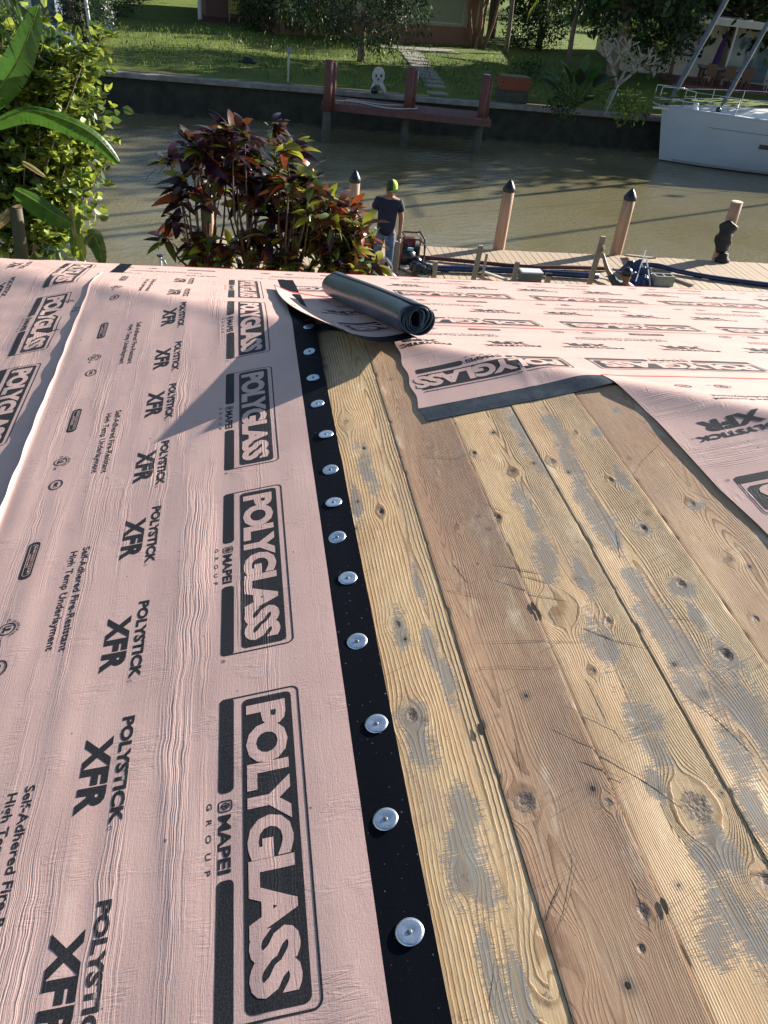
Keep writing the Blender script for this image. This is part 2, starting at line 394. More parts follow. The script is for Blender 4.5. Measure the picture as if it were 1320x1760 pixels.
# far lawn: gently uneven sheet out to the horizon
gx = np.concatenate([np.linspace(-600, -21, 12), np.linspace(-20, 45, 131), np.linspace(46, 800, 12)])
gy = np.concatenate([np.linspace(32.3, 60, 80), np.linspace(61, 900, 14)])
XX, YY = np.meshgrid(gx, gy)
ZZ = .33 + .06 * vn(XX * .35, YY * .35, 3) + .02 * vn(XX * 1.5, YY * 1.5, 4) + .05 * np.clip(YY - 33, 0, 3) / 3
def gridfaces(nr, ncol):
    i = np.arange(nr - 1)[:, None] * ncol + np.arange(ncol - 1)[None, :]
    return np.stack([i, i + 1, i + ncol + 1, i + ncol], -1).reshape(-1, 4)
o = npmesh('lawn', np.stack([XX, YY, ZZ], -1).reshape(-1, 3), gridfaces(len(gy), len(gx)), M['lawn']); tag(o, kind='structure')

# ================================================================ near roof
TN = .23868258
def roofz(X, Y, k=.012):
    a = 3.68558326 + TN * X; b = 4.45245 - TN * Y
    d = a - b
    return .5 * (a + b) - .5 * np.sqrt(d * d + k * k)
house = thing('house', 'roof in the foreground, half stripped to bare boards and half covered in pink printed underlayment', 'house', (1.5, -1, 0))
M['stucco'] = mat('cream_stucco', (.55, .48, .38), .85, var=.1, vscale=3, bump=.004, bscale=60)
M['fascia'] = mat('painted_fascia', (.6, .58, .54), .6, var=.1)
b = MB().box((2.9, -1.2, 1.6), (7.6, 10.6, 3.1)); b.build('wall', M['stucco'], house)
b = MB().beam((-1.46, 4.665, 3.24), (9, 4.665, 3.24), .03, .16).beam((-1.475, 4.65, 3.24), (-1.475, -4, 3.24), .03, .16); b.build('fascia', M['fascia'], house)
# dark deck body below the boards (one closed slab following both slopes)
def slab_grid(xs, ys, dz):
    A, B = np.meshgrid(xs, ys); return np.stack([A, B, roofz(A, B, .001) + dz], -1)
xs = np.linspace(-1.44, 7, 60); ys = np.linspace(-3, 4.64, 60); Vg = slab_grid(xs, ys, -.035).reshape(-1, 3)
M['deckdark'] = mat('dark_deck_underlayer', (.02, .018, .016), .9, var=.3)  # near-black layer below the boards, also used for the edge holes
npmesh('roof_deck', Vg, gridfaces(60, 60), M['deckdark'], house, smooth=False)

# ---- planks
J = [.268, .4545, .6345, .815, 1.0065, 1.193, 1.380, 1.566, 1.75]
# knots: x, y, radius across, elongation, darkness
def NX(px, py):   # photo pixel on the near roof plane -> plan x,y
    r = ray(px, py); n = Vector((-TN, 0, 1)); t = (3.68558326 - 5.0) / r.dot(n); P = r * t
    return P.x, P.y
KN = [(595, 722, .016, 2.2, .35), (624, 768, .007, 1.6, .9), (655, 876, .010, 2.0, .95), (683, 1070, .010, 1.5, .7), (708, 1226, .014, 1.6, .8), (800, 1505, .012, 1.6, .3), (940, 1712, .016, 1.5, .3),
      (790, 905, .009, 1.6, .1), (903, 1374, .021, 1.2, .75), (1047, 1376, .010, 1.3, .6), (1108, 1563, .011, 1.5, .8), (1104, 1627, .007, 1.3, .9), (965, 1640, .022, 1.8, .15),
      (881, 808, .014, 1.2, .55), (815, 776, .009, 1.5, .9), (856, 886, .010, 1.5, .85), (1000, 995, .012, 1.5, .3), (1045, 1063, .010, 1.5, .7), (960, 1040, .03, 1.3, .1), (1200, 1385, .029, 1.45, .6), (1020, 1150, .008, 1.4, .6), (1320, 1510, .014, 1.4, .8),
      (950, 790, .013, 1.5, .6), (1050, 822, .009, 1.8, .8), (1107, 905, .011, 1.6, .85), (1172, 1000, .012, 1.6, .85), (1250, 1122, .014, 1.6, .9), (990, 740, .008, 2, .5), (1190, 862, .011, 1.5, .7), (1255, 958, .012, 1.4, .4), (1300, 1060, .01, 1.4, .7)]
KN = [(*NX(a, b_), r, el, d) for a, b_, r, el, d in KN]
# weathered grey areas: px, py, half width across (m), half length along (m)
GY = [(630, 800, .03, .11), (612, 860, .02, .08), (690, 1075, .028, .06), (740, 1110, .022, .06), (770, 1165, .022, .06), (716, 1262, .045, .075), (800, 1400, .035, .05), (800, 1470, .05, .07), (830, 1515, .04, .045), (850, 1680, .02, .08), (900, 1720, .02, .07), (720, 1000, .015, .08),
      (900, 740, .04, .2), (910, 880, .03, .12), (935, 960, .035, .07), (1000, 985, .025, .06), (1040, 1110, .045, .065), (1105, 1235, .045, .06), (1130, 1280, .03, .04), (1240, 1450, .035, .045), (1210, 1470, .03, .03), (1270, 1580, .07, .05), (1310, 1620, .05, .05), (1240, 1620, .035, .03), (1130, 1345, .02, .03),
      (960, 740, .035, .10), (985, 800, .03, .12), (1010, 860, .035, .10), (1040, 905, .04, .10), (1070, 820, .02, .06), (1105, 905, .04, .03), (1100, 1010, .03, .06), (1130, 1060, .045, .09), (1175, 1120, .05, .07), (1170, 1010, .04, .035), (1200, 1180, .045, .06), (1200, 1060, .022, .06), (1250, 1130, .045, .05), (1290, 1230, .05, .10), (1270, 1290, .04, .05), (1240, 1180, .03, .05), (1305, 1400, .03, .05),
      (1030, 740, .03, .03), (1195, 865, .035, .02), (1060, 700, .02, .02)]
GY = [(*NX(a, b_), hw * .8, hl * 1.35) for a, b_, hw, hl in GY]
REDNESS = [0.08, .92, .20, .14, .72, .3, .6, .2, .5]
FREQ = [125, 290, 240, 230, 300, 260, 260, 240, 240]
for k in range(len(J) - 1):
    x0, x1 = J[k] + .0006, J[k + 1] - .0006
    y0, y1 = -.45, 3.21 - x0 + .05
    nx = 44; ny = int((y1 - y0) / .0046)
    xs = np.linspace(x0, x1, nx); ys = np.linspace(y0, y1, ny); X, Y = np.meshgrid(xs, ys)
    u = X.copy(); dark = np.zeros_like(X); s = 40 + k * 7
    v = Y
    for kx, ky, r, el, d in KN:
        if kx < x0 - .02 or kx > x1 + .02: continue
        du = X - kx; dv = (Y - ky) / el; rr = du * du + dv * dv
        u = u - du * np.clip(r * r * 2.6 / (rr + r * r * .25), 0, 1.0) * np.exp(-rr / (r * r * 26))
        dark = np.maximum(dark, d * np.clip(1.25 - np.sqrt(rr) / r, 0, 1) * 1.2)
    uc = (x0 + x1) / 2 + .03 * vn(Y * .5, np.zeros_like(Y), s) + (.035 if k in (0,) else -.05 if k == 1 else .0)
    dep = .03 * vn(Y * 1.1, u * 3, s + 1) + .012 * vn(Y * 4, u * 7, s + 2) + (.03 if k in (1, 3, 4) else .004)
    gr = np.sqrt((u - uc) ** 2 + dep ** 2) + .0013 * vn(u * 30, Y * 7, s + 3) + .0003 * vn(u * 110, Y * 20, s + 4)
    gr = gr * FREQ[k]
    grey = np.zeros_like(X)
    for kx, ky, hw, hl in GY:
        if kx < x0 - .0 or kx > x1 + .0: continue
        q = ((X - kx - .25 * (0) * (Y - ky)) / hw) ** 2 + ((Y - ky) / hl) ** 2
        grey = np.maximum(grey, 1.02 * np.exp(-q * .75))
    grey = grey - .03 + .05 * vn(X * 14, Y * 5, s + 5)
    red = np.clip(REDNESS[k] + .22 * vn(X * 8, Y * 2.2, s + 6) + .15 * vn(X * 30, Y * 5, s + 7), 0, 1)
    edge = np.minimum(X - x0, x1 - X)
    ez = -.0006 * np.clip(1 - edge / .0015, 0, 1) ** 2
    ragged = np.clip(vn(Y * 25, np.full_like(Y, k * 1.0), s + 8) - .6, 0, 1) * np.clip(1 - edge / .006, 0, 1) * -.003
    cup = (.0012 if k % 2 else -.0008) * ((X - (x0 + x1) / 2) / .09) ** 2
    dz = -.006 + ez + ragged + cup + .0012 * vn(Y * .7, np.full_like(Y, 1.0), s + 9) - .004 * np.clip(dark - .75, 0, 1)
    Z = roofz(X, Y, .001) + dz
    V = np.stack([X, Y, Z], -1).reshape(-1, 3)
    # side skirts
    F4 = gridfaces(ny, nx)
    for col, flip in ((0, 1), (nx - 1, 0)):
        base = len(V); side = V[np.arange(ny) * nx + col].copy(); tp_ = side.copy(); side[:, 2] -= .019
        V = np.concatenate([V, side, tp_]); i = np.arange(ny - 1); a = base + ny + i
        q = np.stack([a, a + 1, base + i + 1, base + i], -1)
        F4 = np.concatenate([F4, q[:, ::-1] if flip else q])
    pad = lambda A: np.concatenate([A.ravel(), A[:, 0], A[:, 0], A[:, -1], A[:, -1]])
    npmesh('plank', V, F4, M['wood'], house, attrs={'grain': pad(gr), 'grey': pad(grey), 'dark': pad(dark), 'red': pad(red)})
for kx, ky in [NX(926, 1052), NX(1143, 1555), NX(826, 1252), NX(918, 1040)]:
    n = 9; ang = [2 * math.pi * i / n for i in range(n)]
    o = MB().add([(kx + .005 * math.cos(a) * R_.uniform(.7, 1.2), ky + .016 * math.sin(a) * R_.uniform(.8, 1.2), float(roofz(kx + .004 * math.cos(a), ky)) - .0035) for a in ang], [tuple(range(n))]).build('edge_hole', M['deckdark'], house)

# long thin gouges and knife cuts over the boards
SCR = [[(946, 1241), (1030, 1286), (1122, 1343), (1190, 1392)], [(973, 1206), (1060, 1250), (1080, 1277)], [(800, 1146), (880, 1142), (992, 1147)], [(822, 1100), (920, 1098), (1010, 1101)], [(843, 985), (925, 1020), (985, 1032)], [(850, 965), (940, 985)], [(1000, 1075), (1060, 1098), (1125, 1110)],
       [(990, 1455), (992, 1480), (975, 1560), (953, 1610)], [(940, 1580), (955, 1540), (972, 1505)], [(830, 860), (880, 880)], [(1180, 1190), (1240, 1235), (1310, 1300)], [(900, 985), (945, 1000)], [(1090, 640 + 180), (1105, 790), (1150, 745)], [(720, 780), (790, 785), (800, 778)], [(760, 1010), (850, 1025)], [(1010, 1160), (1030, 1200), (1050, 1240)],
       [(890, 1260), (905, 1340)], [(1062, 905), (1070, 960)], [(1150, 1055), (1205, 1062)], [(780, 960), (812, 1000)], [(1240, 860), (1180, 835)], [(1090, 1500), (1130, 1600)], [(860, 1640), (850, 1740)], [(1000, 1300), (1080, 1340)]]
b = MB()
for s_ in SCR:
    pw = [NX(*q) for q in s_]; P = []
    for i in range(len(pw) - 1):
        for k in range(14):
            t = k / 14; P.append((pw[i][0] * (1 - t) + pw[i + 1][0] * t + R_.gauss(0, .0004), pw[i][1] * (1 - t) + pw[i + 1][1] * t + R_.gauss(0, .0006)))
    n = len(P); vs = []; w0 = R_.uniform(.0004, .0009)
    for i, (x, y) in enumerate(P):
        j = min(i + 1, n - 1); k = max(i - 1, 0); dx = P[j][0] - P[k][0]; dy = P[j][1] - P[k][1]; l = math.hypot(dx, dy) + 1e-6; w_ = w0 * math.sin(math.pi * (i + .5) / n) ** .5 * R_.uniform(.6, 1.2)
        for sg in (-1, 1): vs.append((x - dy / l * w_ * sg, y + dx / l * w_ * sg, float(roofz(x, y, .001)) - .0046))
    b.add(vs, [(2 * i, 2 * i + 1, 2 * i + 3, 2 * i + 2) for i in range(n - 1)])
o = b.build('board_gouges', mat('dark_gouge', (.10, .065, .045), .9), house); o['kind'] = 'stuff'
# ---- underlayment sheets
def smooth01(t): t = np.clip(t, 0, 1); return t * t * (3 - 2 * t)
def und(X, Y, sd, far):
    f = lambda a, b_, sd: .0022 * vn(b_ * 8, a * 1.3, sd) + .0012 * vn(b_ * 19, a * 2.5, sd + 1) + .0010 * vn(b_ * 4, a * 5, sd + 2)
    w_ = smooth01((X + Y - 3.15) / .15)
    near_ = f(Y, X, 40) * np.where(far, .22, .95)
    return near_ * (1 - w_) + f(X, Y, 20) * w_
SHEETS = []
def smooth01(t): t = np.clip(t, 0, 1); return t * t * (3 - 2 * t)
def sheet(U, far, y0, y1, x0, x1, off, step, lab, extra=None, sd=1, xl=None, kneek=.004, selv=.083):
    """U: position of the upslope edge; x0..x1,y0..y1 plan extents; xl(Y): ragged left edge"""
    def zf(X, Y):
        z = roofz(X, Y, kneek) + off + und(X, Y, sd, far)
        if extra: z = z + extra(X, Y)
        return z
    sx, sy = step
    nx = max(2, int((x1 - x0) / sx)); ny = max(2, int((y1 - y0) / sy))
    t = np.linspace(0, 1, nx); t = t if far else .35 * t + .65 * t * t; ys = np.linspace(y0, y1, ny)
    L = np.array([xl(y) if xl else x0 for y in ys])
    X = L[:, None] + (x1 - L[:, None]) * t[None, :]; Y = np.repeat(ys[:, None], nx, 1)
    Z = zf(X, Y)
    V = np.stack([X, Y, Z], -1).reshape(-1, 3); F4 = gridfaces(ny, nx)
    bq = (Y - U) if far else (U - X); aq = -X if far else -Y
    uv = np.stack([aq, bq + sd * 1.3], -1).reshape(-1, 2)
    bc = bq.ravel()[F4].mean(1)
    mi = (bc < selv).astype(int)
    o = npmesh('underlayment_sheet', V, F4, [M['pink'], M['selv2'] if far else M['selv'], M['under'], M['under']], house, mi=mi, uv=uv)
    if lab: o['label'] = lab
    sm = o.modifiers.new('thick', 'SOLIDIFY'); sm.thickness = .0014; sm.offset = -1; sm.material_offset = 2; sm.material_offset_rim = 2; sm.use_quality_normals = True
    es = o.modifiers.new('split', 'EDGE_SPLIT'); es.split_angle = math.radians(55)
    return o, zf
def glyph(txt, a0, a1, bb, bt, bold=.0, spacing=1.0):
    """text filling a0..a1 along the sheet, baseline bb, cap top bt (b grows downslope). returns (verts(a,-b), faces)"""
    cu = bpy.data.curves.new('t', 'FONT'); cu.body = txt; cu.offset = bold; cu.space_character = spacing; cu.resolution_u = 3
    ob = bpy.data.objects.new('t', cu); C.objects.link(ob)
    dg = bpy.context.evaluated_depsgraph_get(); me = bpy.data.meshes.new_from_object(ob.evaluated_get(dg))
    vs = np.array([v.co[:2] for v in me.vertices]); fs = [tuple(p.vertices) for p in me.polygons]
    bpy.data.objects.remove(ob); bpy.data.curves.remove(cu); bpy.data.meshes.remove(me)
    x0, x1 = vs[:, 0].min(), vs[:, 0].max(); cap = .729 + 2 * bold * 0 
    xs = a0 + (vs[:, 0] - x0) / (x1 - x0) * (a1 - a0)
    y0 = -bold; y1 = cap + bold
    ys = -bb + (vs[:, 1] - y0) / (y1 - y0) * (bb - bt)
    return [(x, y) for x, y in zip(xs, ys)], fs
TILE = bmesh.new()
TV = []; TF = []; TM = []
def tadd(vs, fs, mi):
    n = len(TV); TV.extend(vs); TF.extend([tuple(i + n for i in f) for f in fs]); TM.extend([mi] * len(fs))
def rrect(a0, a1, b0, b1, r, seg=5, corners=(1, 1, 1, 1)):
    pts = []
    cs = [(a1, -b0, 0), (a0, -b0, 1), (a0, -b1, 2), (a1, -b1, 3)]   # ccw in (a, -b)
    for (x, y, q), c in zip(cs, corners):
        if not c: pts.append((x, y)); continue
        cx = x - r if q in (0, 3) else x + r; cy = y - r if q in (0, 1) else y + r
        for i in range(seg + 1):
            t = math.pi / 2 * (q + i / seg); pts.append((cx + r * math.cos(t), cy + r * math.sin(t)))
    return pts
def fill(p, mi): tadd(p, [tuple(range(len(p)))], mi)
def ring(p, q, mi, closed=True):
    n = len(p); tadd(p + q, [(i, (i + 1) % n, n + (i + 1) % n, n + i) for i in range(n if closed else n - 1)], mi)
def oval(ca, cb, ra, rb, n=24, a0=0, a1=2 * math.pi): return [(ca + ra * math.cos(a0 + (a1 - a0) * i / n), -cb + rb * math.sin(a0 + (a1 - a0) * i / n)) for i in range(n + (0 if abs(a1 - a0 - 2 * math.pi) < 1e-6 else 1))]
INK, PNK, INK2 = 0, 1, 2
# outer frame line, left open towards the bar
po = rrect(0, .622, .174, .334, .016); pi_ = rrect(.0035, .6185, .1775, .334, .013)
ring(po, pi_, INK)
fill(rrect(.012, .610, .190, .288, .012), INK)
fill(rrect(0, .223, .3045, .333, .010, corners=(1, 1, 1, 1)), INK2)
fill(rrect(.392, .622, .3045, .333, .010), INK2)
v_, f_ = glyph('POLYGLASS', .030, .592, .280, .198, .050, .93); tadd(v_, f_, PNK)
v_, f_ = glyph('MAPEI', .268, .380, .332, .308, .035); tadd(v_, f_, INK2)
p = rrect(.238, .262, .307, .333, .007); q = rrect(.2405, .2595, .3095, .3305, .005); ring(p, q, INK2)
ring(oval(.250, .320, .0075, .008, 12), oval(.250, .320, .005, .0055, 12), INK2); fill([(.247, -.314), (.255, -.318), (.248, -.327)], INK2)
v_, f_ = glyph('G R O U P', .238, .378, .353, .343, .01, 1.5); tadd(v_, f_, INK)
ring(oval(.637, .327, .0045, .0045, 12), oval(.637, .327, .0036, .0036, 12), INK); v_, f_ = glyph('R', .635, .639, .3293, .3247, .02); tadd(v_, f_, INK)
for sh in (0, .391):
    v_, f_ = glyph('XFR', .030 + sh, .205 + sh, .598, .540, .055, 1.1); tadd(v_, f_, INK)
    v_, f_ = glyph('POLYSTICK', -.010 + sh, .238 + sh, .530, .504, .045); tadd(v_, f_, INK)
    ring(oval(.2445 + sh, .527, .004, .004, 10), oval(.2445 + sh, .527, .0031, .0031, 10), INK)
v_, f_ = glyph('Self-Adhered Fire-Resistant', .115, .500, .7005, .681, .018); tadd(v_, f_, INK)
v_, f_ = glyph('High Temp Underlayment', .125, .490, .7315, .712, .018); tadd(v_, f_, INK)
fill(rrect(.050, .206, .822, .854, .014), INK); p = rrect(.062, .194, .8265, .8475, .009); q = rrect(.0635, .1925, .828, .846, .008); ring(p, q, PNK)
v_, f_ = glyph('MIAMI-DADE COUNTY', .068, .188, .8365, .8295, .02); tadd(v_, f_, PNK)
v_, f_ = glyph('APPROVED', .098, .158, .845, .839, .02); tadd(v_, f_, PNK)
ring(oval(.387, .840, .021, .021), oval(.387, .840, .0175, .0175), INK)
v_, f_ = glyph('UL', .376, .398, .850, .829, .05); tadd(v_, f_, INK)
v_, f_ = glyph('C', .352, .361, .846, .836, .03); tadd(v_, f_, INK); v_, f_ = glyph('US', .413, .430, .854, .846, .03); tadd(v_, f_, INK)
for i, ch in enumerate('CLASSIFIED'):
    t = math.pi * (.86 - .72 * i / 9); v_, f_ = glyph(ch, -.003, .003, 0, -.0, .02) if False else glyph(ch, -.0026 if ch != 'I' else -.0008, .0026 if ch != 'I' else .0008, .0035, -.0035, .03)
    ca, sa = math.cos(t - math.pi / 2), math.sin(t - math.pi / 2)
    tadd([(.387 + .0275 * math.cos(t) + x * ca - y * sa, -.840 + .0275 * math.sin(t) + x * sa + y * ca) for x, y in v_], f_, INK)
ring(oval(.518, .832, .027, .021), oval(.518, .832, .0235, .0175), INK); ring(oval(.518, .832, .0215, .0155), oval(.518, .832, .0205, .0145), INK)
v_, f_ = glyph('FBC', .505, .531, .838, .826, .06); tadd(v_, f_, INK)
bv = [TILE.verts.new((x, y, 0)) for x, y in TV]
for f, m_ in zip(TF, TM):
    try: ff = TILE.faces.new([bv[i] for i in f]); ff.material_index = m_
    except ValueError: pass
bmesh.ops.triangulate(TILE, faces=TILE.faces[:])
def cut(bm, vals, ax):
    for c in vals:
        no = [0, 0, 0]; no[ax] = 1; co = [0, 0, 0]; co[ax] = c
        bmesh.ops.bisect_plane(bm, geom=bm.verts[:] + bm.edges[:] + bm.faces[:], plane_co=co, plane_no=no, dist=1e-6)
cut(TILE, [i * .03 for i in range(-1, 24)], 0); cut(TILE, [-i * .02 for i in range(8, 45)], 1)
bmesh.ops.triangulate(TILE, faces=TILE.faces[:])
TILE.verts.index_update()
tv = np.array([v.co[:2] for v in TILE.verts]); tf = np.array([[v.index for v in f.verts] for f in TILE.faces]); tm = np.array([f.material_index for f in TILE.faces])
def prints(parent, zf, U, far, starts, clip=None, lim=None, sd=1, name='print'):
    """the printed pattern draped over a sheet as its own thin film"""
    Vs = []; Fs = []; Ms = []; UV = []; n = 0
    for a0 in starts:
        a0, asc = a0 if isinstance(a0, tuple) else (a0, 1.0)
        a = tv[:, 0] * asc; b_ = -tv[:, 1]
        if far: X = a0 - a; Y = U + b_
        else: Y = a0 - a; X = U - b_
        keep = np.ones(len(tf), bool)
        if clip is not None:
            ok = clip(X, Y); keep = ok[tf].all(1)
        if not keep.any(): continue
        up = np.zeros(len(X)); pk = np.zeros(len(X)); 
        Z = zf(X, Y)
        for mval, lift in (((0, .0004), (2, .0004), (1, .0008)) if not far else ((0, .0009), (2, .0009), (1, .0014))):
            sel = keep & (tm == mval)
            if not sel.any(): continue
            V = np.stack([X, Y, Z + lift], -1); used, inv = np.unique(tf[sel], return_inverse=True)
            Vs.append(V[used]); Fs.append(inv.reshape(-1, 3) + n); Ms.append(np.full(sel.sum(), 1 if mval == 1 else 0))
            aq = -X if far else -Y; bq = (Y - U) if far else (U - X)
            UV.append(np.stack([aq, bq + sd * 1.3], -1)[used]); n += len(used)
    if not Vs: return
    return npmesh(name, np.concatenate(Vs), np.concatenate(Fs), [M['ink'], M['pink']], parent, smooth=True, mi=np.concatenate(Ms), uv=np.concatenate(UV))
PER = .7445
fo = .0008
# far slope courses, lowest first; they run under the near-slope sheets on the left
courses = [(3.690, 4.662, 2.16, 'lowest pink underlayment course along the eave'), (2.858, 3.84, 2.005, None), (2.083, 2.985, 1.763, None), (1.20, 2.17, 1.844, 'rumpled pink underlayment sheet lapped over the hip with a lifted dark edge')]
def xlC(y): return .557 + .004 * math.sin(y * 40) - .004 * (y > 2.15)
def xlD(y): return float(np.interp(y, [1.2, 1.35, 1.5, 1.85, 1.95, 2.1, 2.2], [1.200, 1.190, 1.172, 1.160, 1.150, 1.128, 1.12]))
for i, (U, L, ph, lab) in enumerate(courses):
    x0 = [-1.44, -1.44, .557, 1.13][i]
    ex = None
    if i == 3:
        def ex(X, Y):
            l = np.interp(Y, [1.2, 1.35, 1.5, 1.85, 1.95, 2.1, 2.2], [1.200, 1.190, 1.172, 1.160, 1.150, 1.128, 1.12])
            d = X - l
            return -.0094 * smooth01((3.27 - X - Y) / .22) + (.0008 + .0012 * vn(Y * 9, Y * 0, 5)) * np.exp(-np.clip(d, 0, 9) / .03) * smooth01((2.16 - Y) / .2) + .003 * np.exp(-((X + Y - 3.27) / .06) ** 2)
    if i == 2:
        def ex(X, Y): return -.0088 * smooth01((3.27 - X - Y) / .22) + .001 * np.exp(-np.clip(X - .557, 0, 9) / .02) + .003 * np.exp(-((X + Y - 3.27) / .06) ** 2) + .002 * np.exp(-((X - .9 - .06 * (Y - 2.2)) / .008) ** 2) * (Y < 2.5)
    s_, zf = sheet(U, True, U, L, x0, 8.0, .002 + i * .0016, (.014 if i > 1 else .06, .02), lab, ex, sd=20 + i * 3, xl={2: xlC, 3: xlD}.get(i))
    st = [ph + PER * k for k in range(-4, 9)]
    if i == 2: st = [1.065 - PER, (1.075, .86), 1.79] + [1.79 + PER * k for k in range(1, 9)]
    lft = {2: xlC, 3: xlD}.get(i)
    if i < 2: cl = lambda X, Y: (X > -1.43) & (X < 7.9)
    elif i == 2: cl = lambda X, Y: (X > .565) & (X < 7.9)
    else: cl = lambda X, Y: (X > np.interp(Y, [1.2, 1.35, 1.5, 1.85, 1.95, 2.1, 2.2], [1.200, 1.190, 1.172, 1.160, 1.150, 1.128, 1.12]) + .006) & (X < 7.9)
    prints(s_, zf, U, True, st, clip=cl, sd=20 + i * 3)
    # red film along the lower edge
    xs = np.linspace((x0 if i < 2 else 3.22 - L if i == 2 else 1.125), 7.99, 300)
    wv = .0025 * vn(xs * 9, xs * 0, i) ; wdt = .008 + .004 * vn(xs * 2.2, xs * 0 + 3, i)
    Va = np.stack([xs, xs * 0 + L + .0035 + wv * .3, zf(xs, xs * 0 + L) - .0005], -1); Vb = np.stack([xs, L - np.abs(wdt), zf(xs, L - np.abs(wdt)) + .0007], -1)
    npmesh('edge_film', np.concatenate([Va, Vb]), np.stack([np.arange(299), np.arange(1, 300), np.arange(301, 600), np.arange(300, 599)], -1), M['red'], s_)
# near slope: lower-left course, then the main sheet overlapping it
def exL(X, Y): return (.004 * vn(X * 9, Y * 9, 71) * smooth01((Y - 2.9) * 2)) * smooth01((-.67 - X) / .08) + .006 * np.exp(-((X + Y - 3.1) / .10) ** 2)
sL, zfL = sheet(-.5863, False, -.9, 4.655, -1.50, -.5863, .0075, (.02, .025), None, exL, sd=40, kneek=.02)
prints(sL, zfL, -.5863, False, [3.796 + PER * k for k in range(-6, 3)], clip=lambda X, Y: (Y < 4.65) & (Y > -.88) & (X > -1.49), sd=40)
def lip(X, Y):
    h = .0035 + .0095 * smooth01((3.9 - Y) / 2.0) + .0008 * vn(Y * 5, Y * 0, 61)
    d = X + .685
    return h * np.exp(-(np.clip(d, 0, 9) / .006) ** 1.2) + .007 * np.exp(-((X + Y - 3.16) / .09) ** 2) + .0022 * vn(X * 5.5, Y * 1.1, 62) + .0010 * vn(X * 30, Y * 1.6, 63) * smooth01((1.7 - Y) / 1.2)
def xlm(y): return -.685 + .0010 * math.sin(y * 9) + .0015 * math.sin(y * 31)
sM, zfM = sheet(.288, False, -.9, 4.20, -.685, .288, -0.0 + .0120, (.0125, .022), 'large pink printed underlayment sheet edged with a nailed black strip', lip, sd=50, xl=xlm, kneek=.02, selv=.0775)
prints(sM, zfM, .288, False, [1.885 + PER * k for k in range(-4, 4)], clip=lambda X, Y: (Y < 4.19) & (Y > -.88) & (X > -.68), sd=50)
# cap nails along the black selvage
cap = MB()
cap.lathe((0, 0, 0), [(.0222, -.0004), (.0224, .0002), (.018, .0007), (.010, .0006), (.0055, .0000), (.004, -.0001)], 28, 0)
cap.lathe((0, 0, 0), [(.0042, .0000), (.0042, .0013), (.0030, .0019)], 10, 1)
capme = cap.build('cap_nail', [M['galv'], M['galvd']], smooth=True)
nails = [(.264, 2.886), (.251, 2.682), (.248, 2.478), (.247, 2.294), (.257, 2.098), (.252, 1.904), (.246, 1.747), (.240, 1.596), (.249, 1.436), (.246, 1.227), (.256, 1.001), (.243, .796), (.251, .599), (.249, .41), (.247, .22), (.25, .03)]
for i, (x, y) in enumerate(nails):
    loc = (x, y, float(zfM(np.array(x), np.array(y))) + .0020)
    rot = (R_.uniform(-.07, .07), -math.atan(TN) + R_.uniform(-.07, .07), 0)
    c = capme if i == 0 else capme.copy()
    if i: C.objects.link(c)
    c.location = loc; c.rotation_euler = rot; setpar(c, sM)

# ---- the roll and its loose flap
A = at(716, 549, 2.60); B = at(576, 490, 3.60)
ax = (B - A); Lr = ax.length; axn = ax.normalized()
0 and print('ROLL', A, B, Lr, 'surf', float(roofz(A.x, A.y)), float(roofz(B.x, B.y)))
roll = thing('membrane_roll', 'partly unrolled roll of roofing underlayment in glossy dark blue film on the hip', 'roll', tuple((A + B) / 2 - Vector((0, 0, .06))))
side = axn.cross(Vector((0, 0, 1))).normalized(); upv = side.cross(axn)
turns = 7.6; nt_ = 230; nl = 40
V = []
for i in range(nl):
    t = i / (nl - 1)
    for j in range(nt_):
        th = j / (nt_ - 1) * turns * 2 * math.pi
        r = .0235 + .0370 * (j / (nt_ - 1)) + .0016 * math.sin(3 * th + 5 * t) + .0012 * math.sin(2 * th + 1.0) + .0010 * math.sin(9 * t + th * 1.01)
        if t < .12: r += (.12 - t) * .05 * math.sin(2 * th + j * .02)
        tel = .010 * math.sin(j * .11) * (1 if t < .5 else -1) * (1 if i in (0, nl - 1) else 0)
        th0 = -2.0
        p = A + axn * (Lr * t + tel) + side * (r * math.cos(th + th0)) * 1.04 + upv * (r * math.sin(th + th0)) * .96
        V.append(tuple(p))
npm = npmesh('rolled_layers', np.array(V), gridfaces(nl, nt_), [M['film'], M['under']], roll)
sm = npm.modifiers.new('thick', 'SOLIDIFY'); sm.thickness = .0022; sm.offset = 0
# flap: from the lifted left edge to the underside of the roll
FL = at(471, 489, 3.84); NL = at(590, 566, 2.56); NR = A - upv * .060 - axn * .01; FR = B - upv * .060 - axn * .01
0 and print('FLAP', FL, float(roofz(FL.x, FL.y)), NL, float(roofz(NL.x, NL.y)))
nu, nv = 40, 50
V = []; UVf = []
def flapz(u, v):
    """u 0 left edge..1 roll, v 0 near..1 far"""
    Lp = NL.lerp(FL, v); Rp = NR.lerp(FR, v)
    p = Lp.lerp(Rp, u)
    p = p + Vector((0, 0, -.030 * math.sin(math.pi * min(1, u * 1.05)) * (1 - .3 * v)))
    p = p + Vector((-.055 * math.sin(math.pi * v) * (1 - u), -.02 * math.sin(math.pi * v) * (1 - u), 0))
    zmin = float(roofz(p.x, p.y)) + .010
    zmin = max(zmin, zmin)
    if p.z < zmin: p.z = zmin
    return p
for j in range(nv):
    for i in range(nu):
        p = flapz(i / (nu - 1), j / (nv - 1)); V.append(tuple(p)); UVf.append((-p.x, 1 - j / (nv - 1) + 7))
F4 = gridfaces(nv, nu); jj = (np.arange(len(F4)) // (nu - 1))
mi = np.where(jj < 4, 1, 0)
fl = npmesh('loose_flap', np.array(V), F4, [M['pink'], M['selv'], M['under'], M['under']], roll, mi=mi, uv=np.array(UVf))
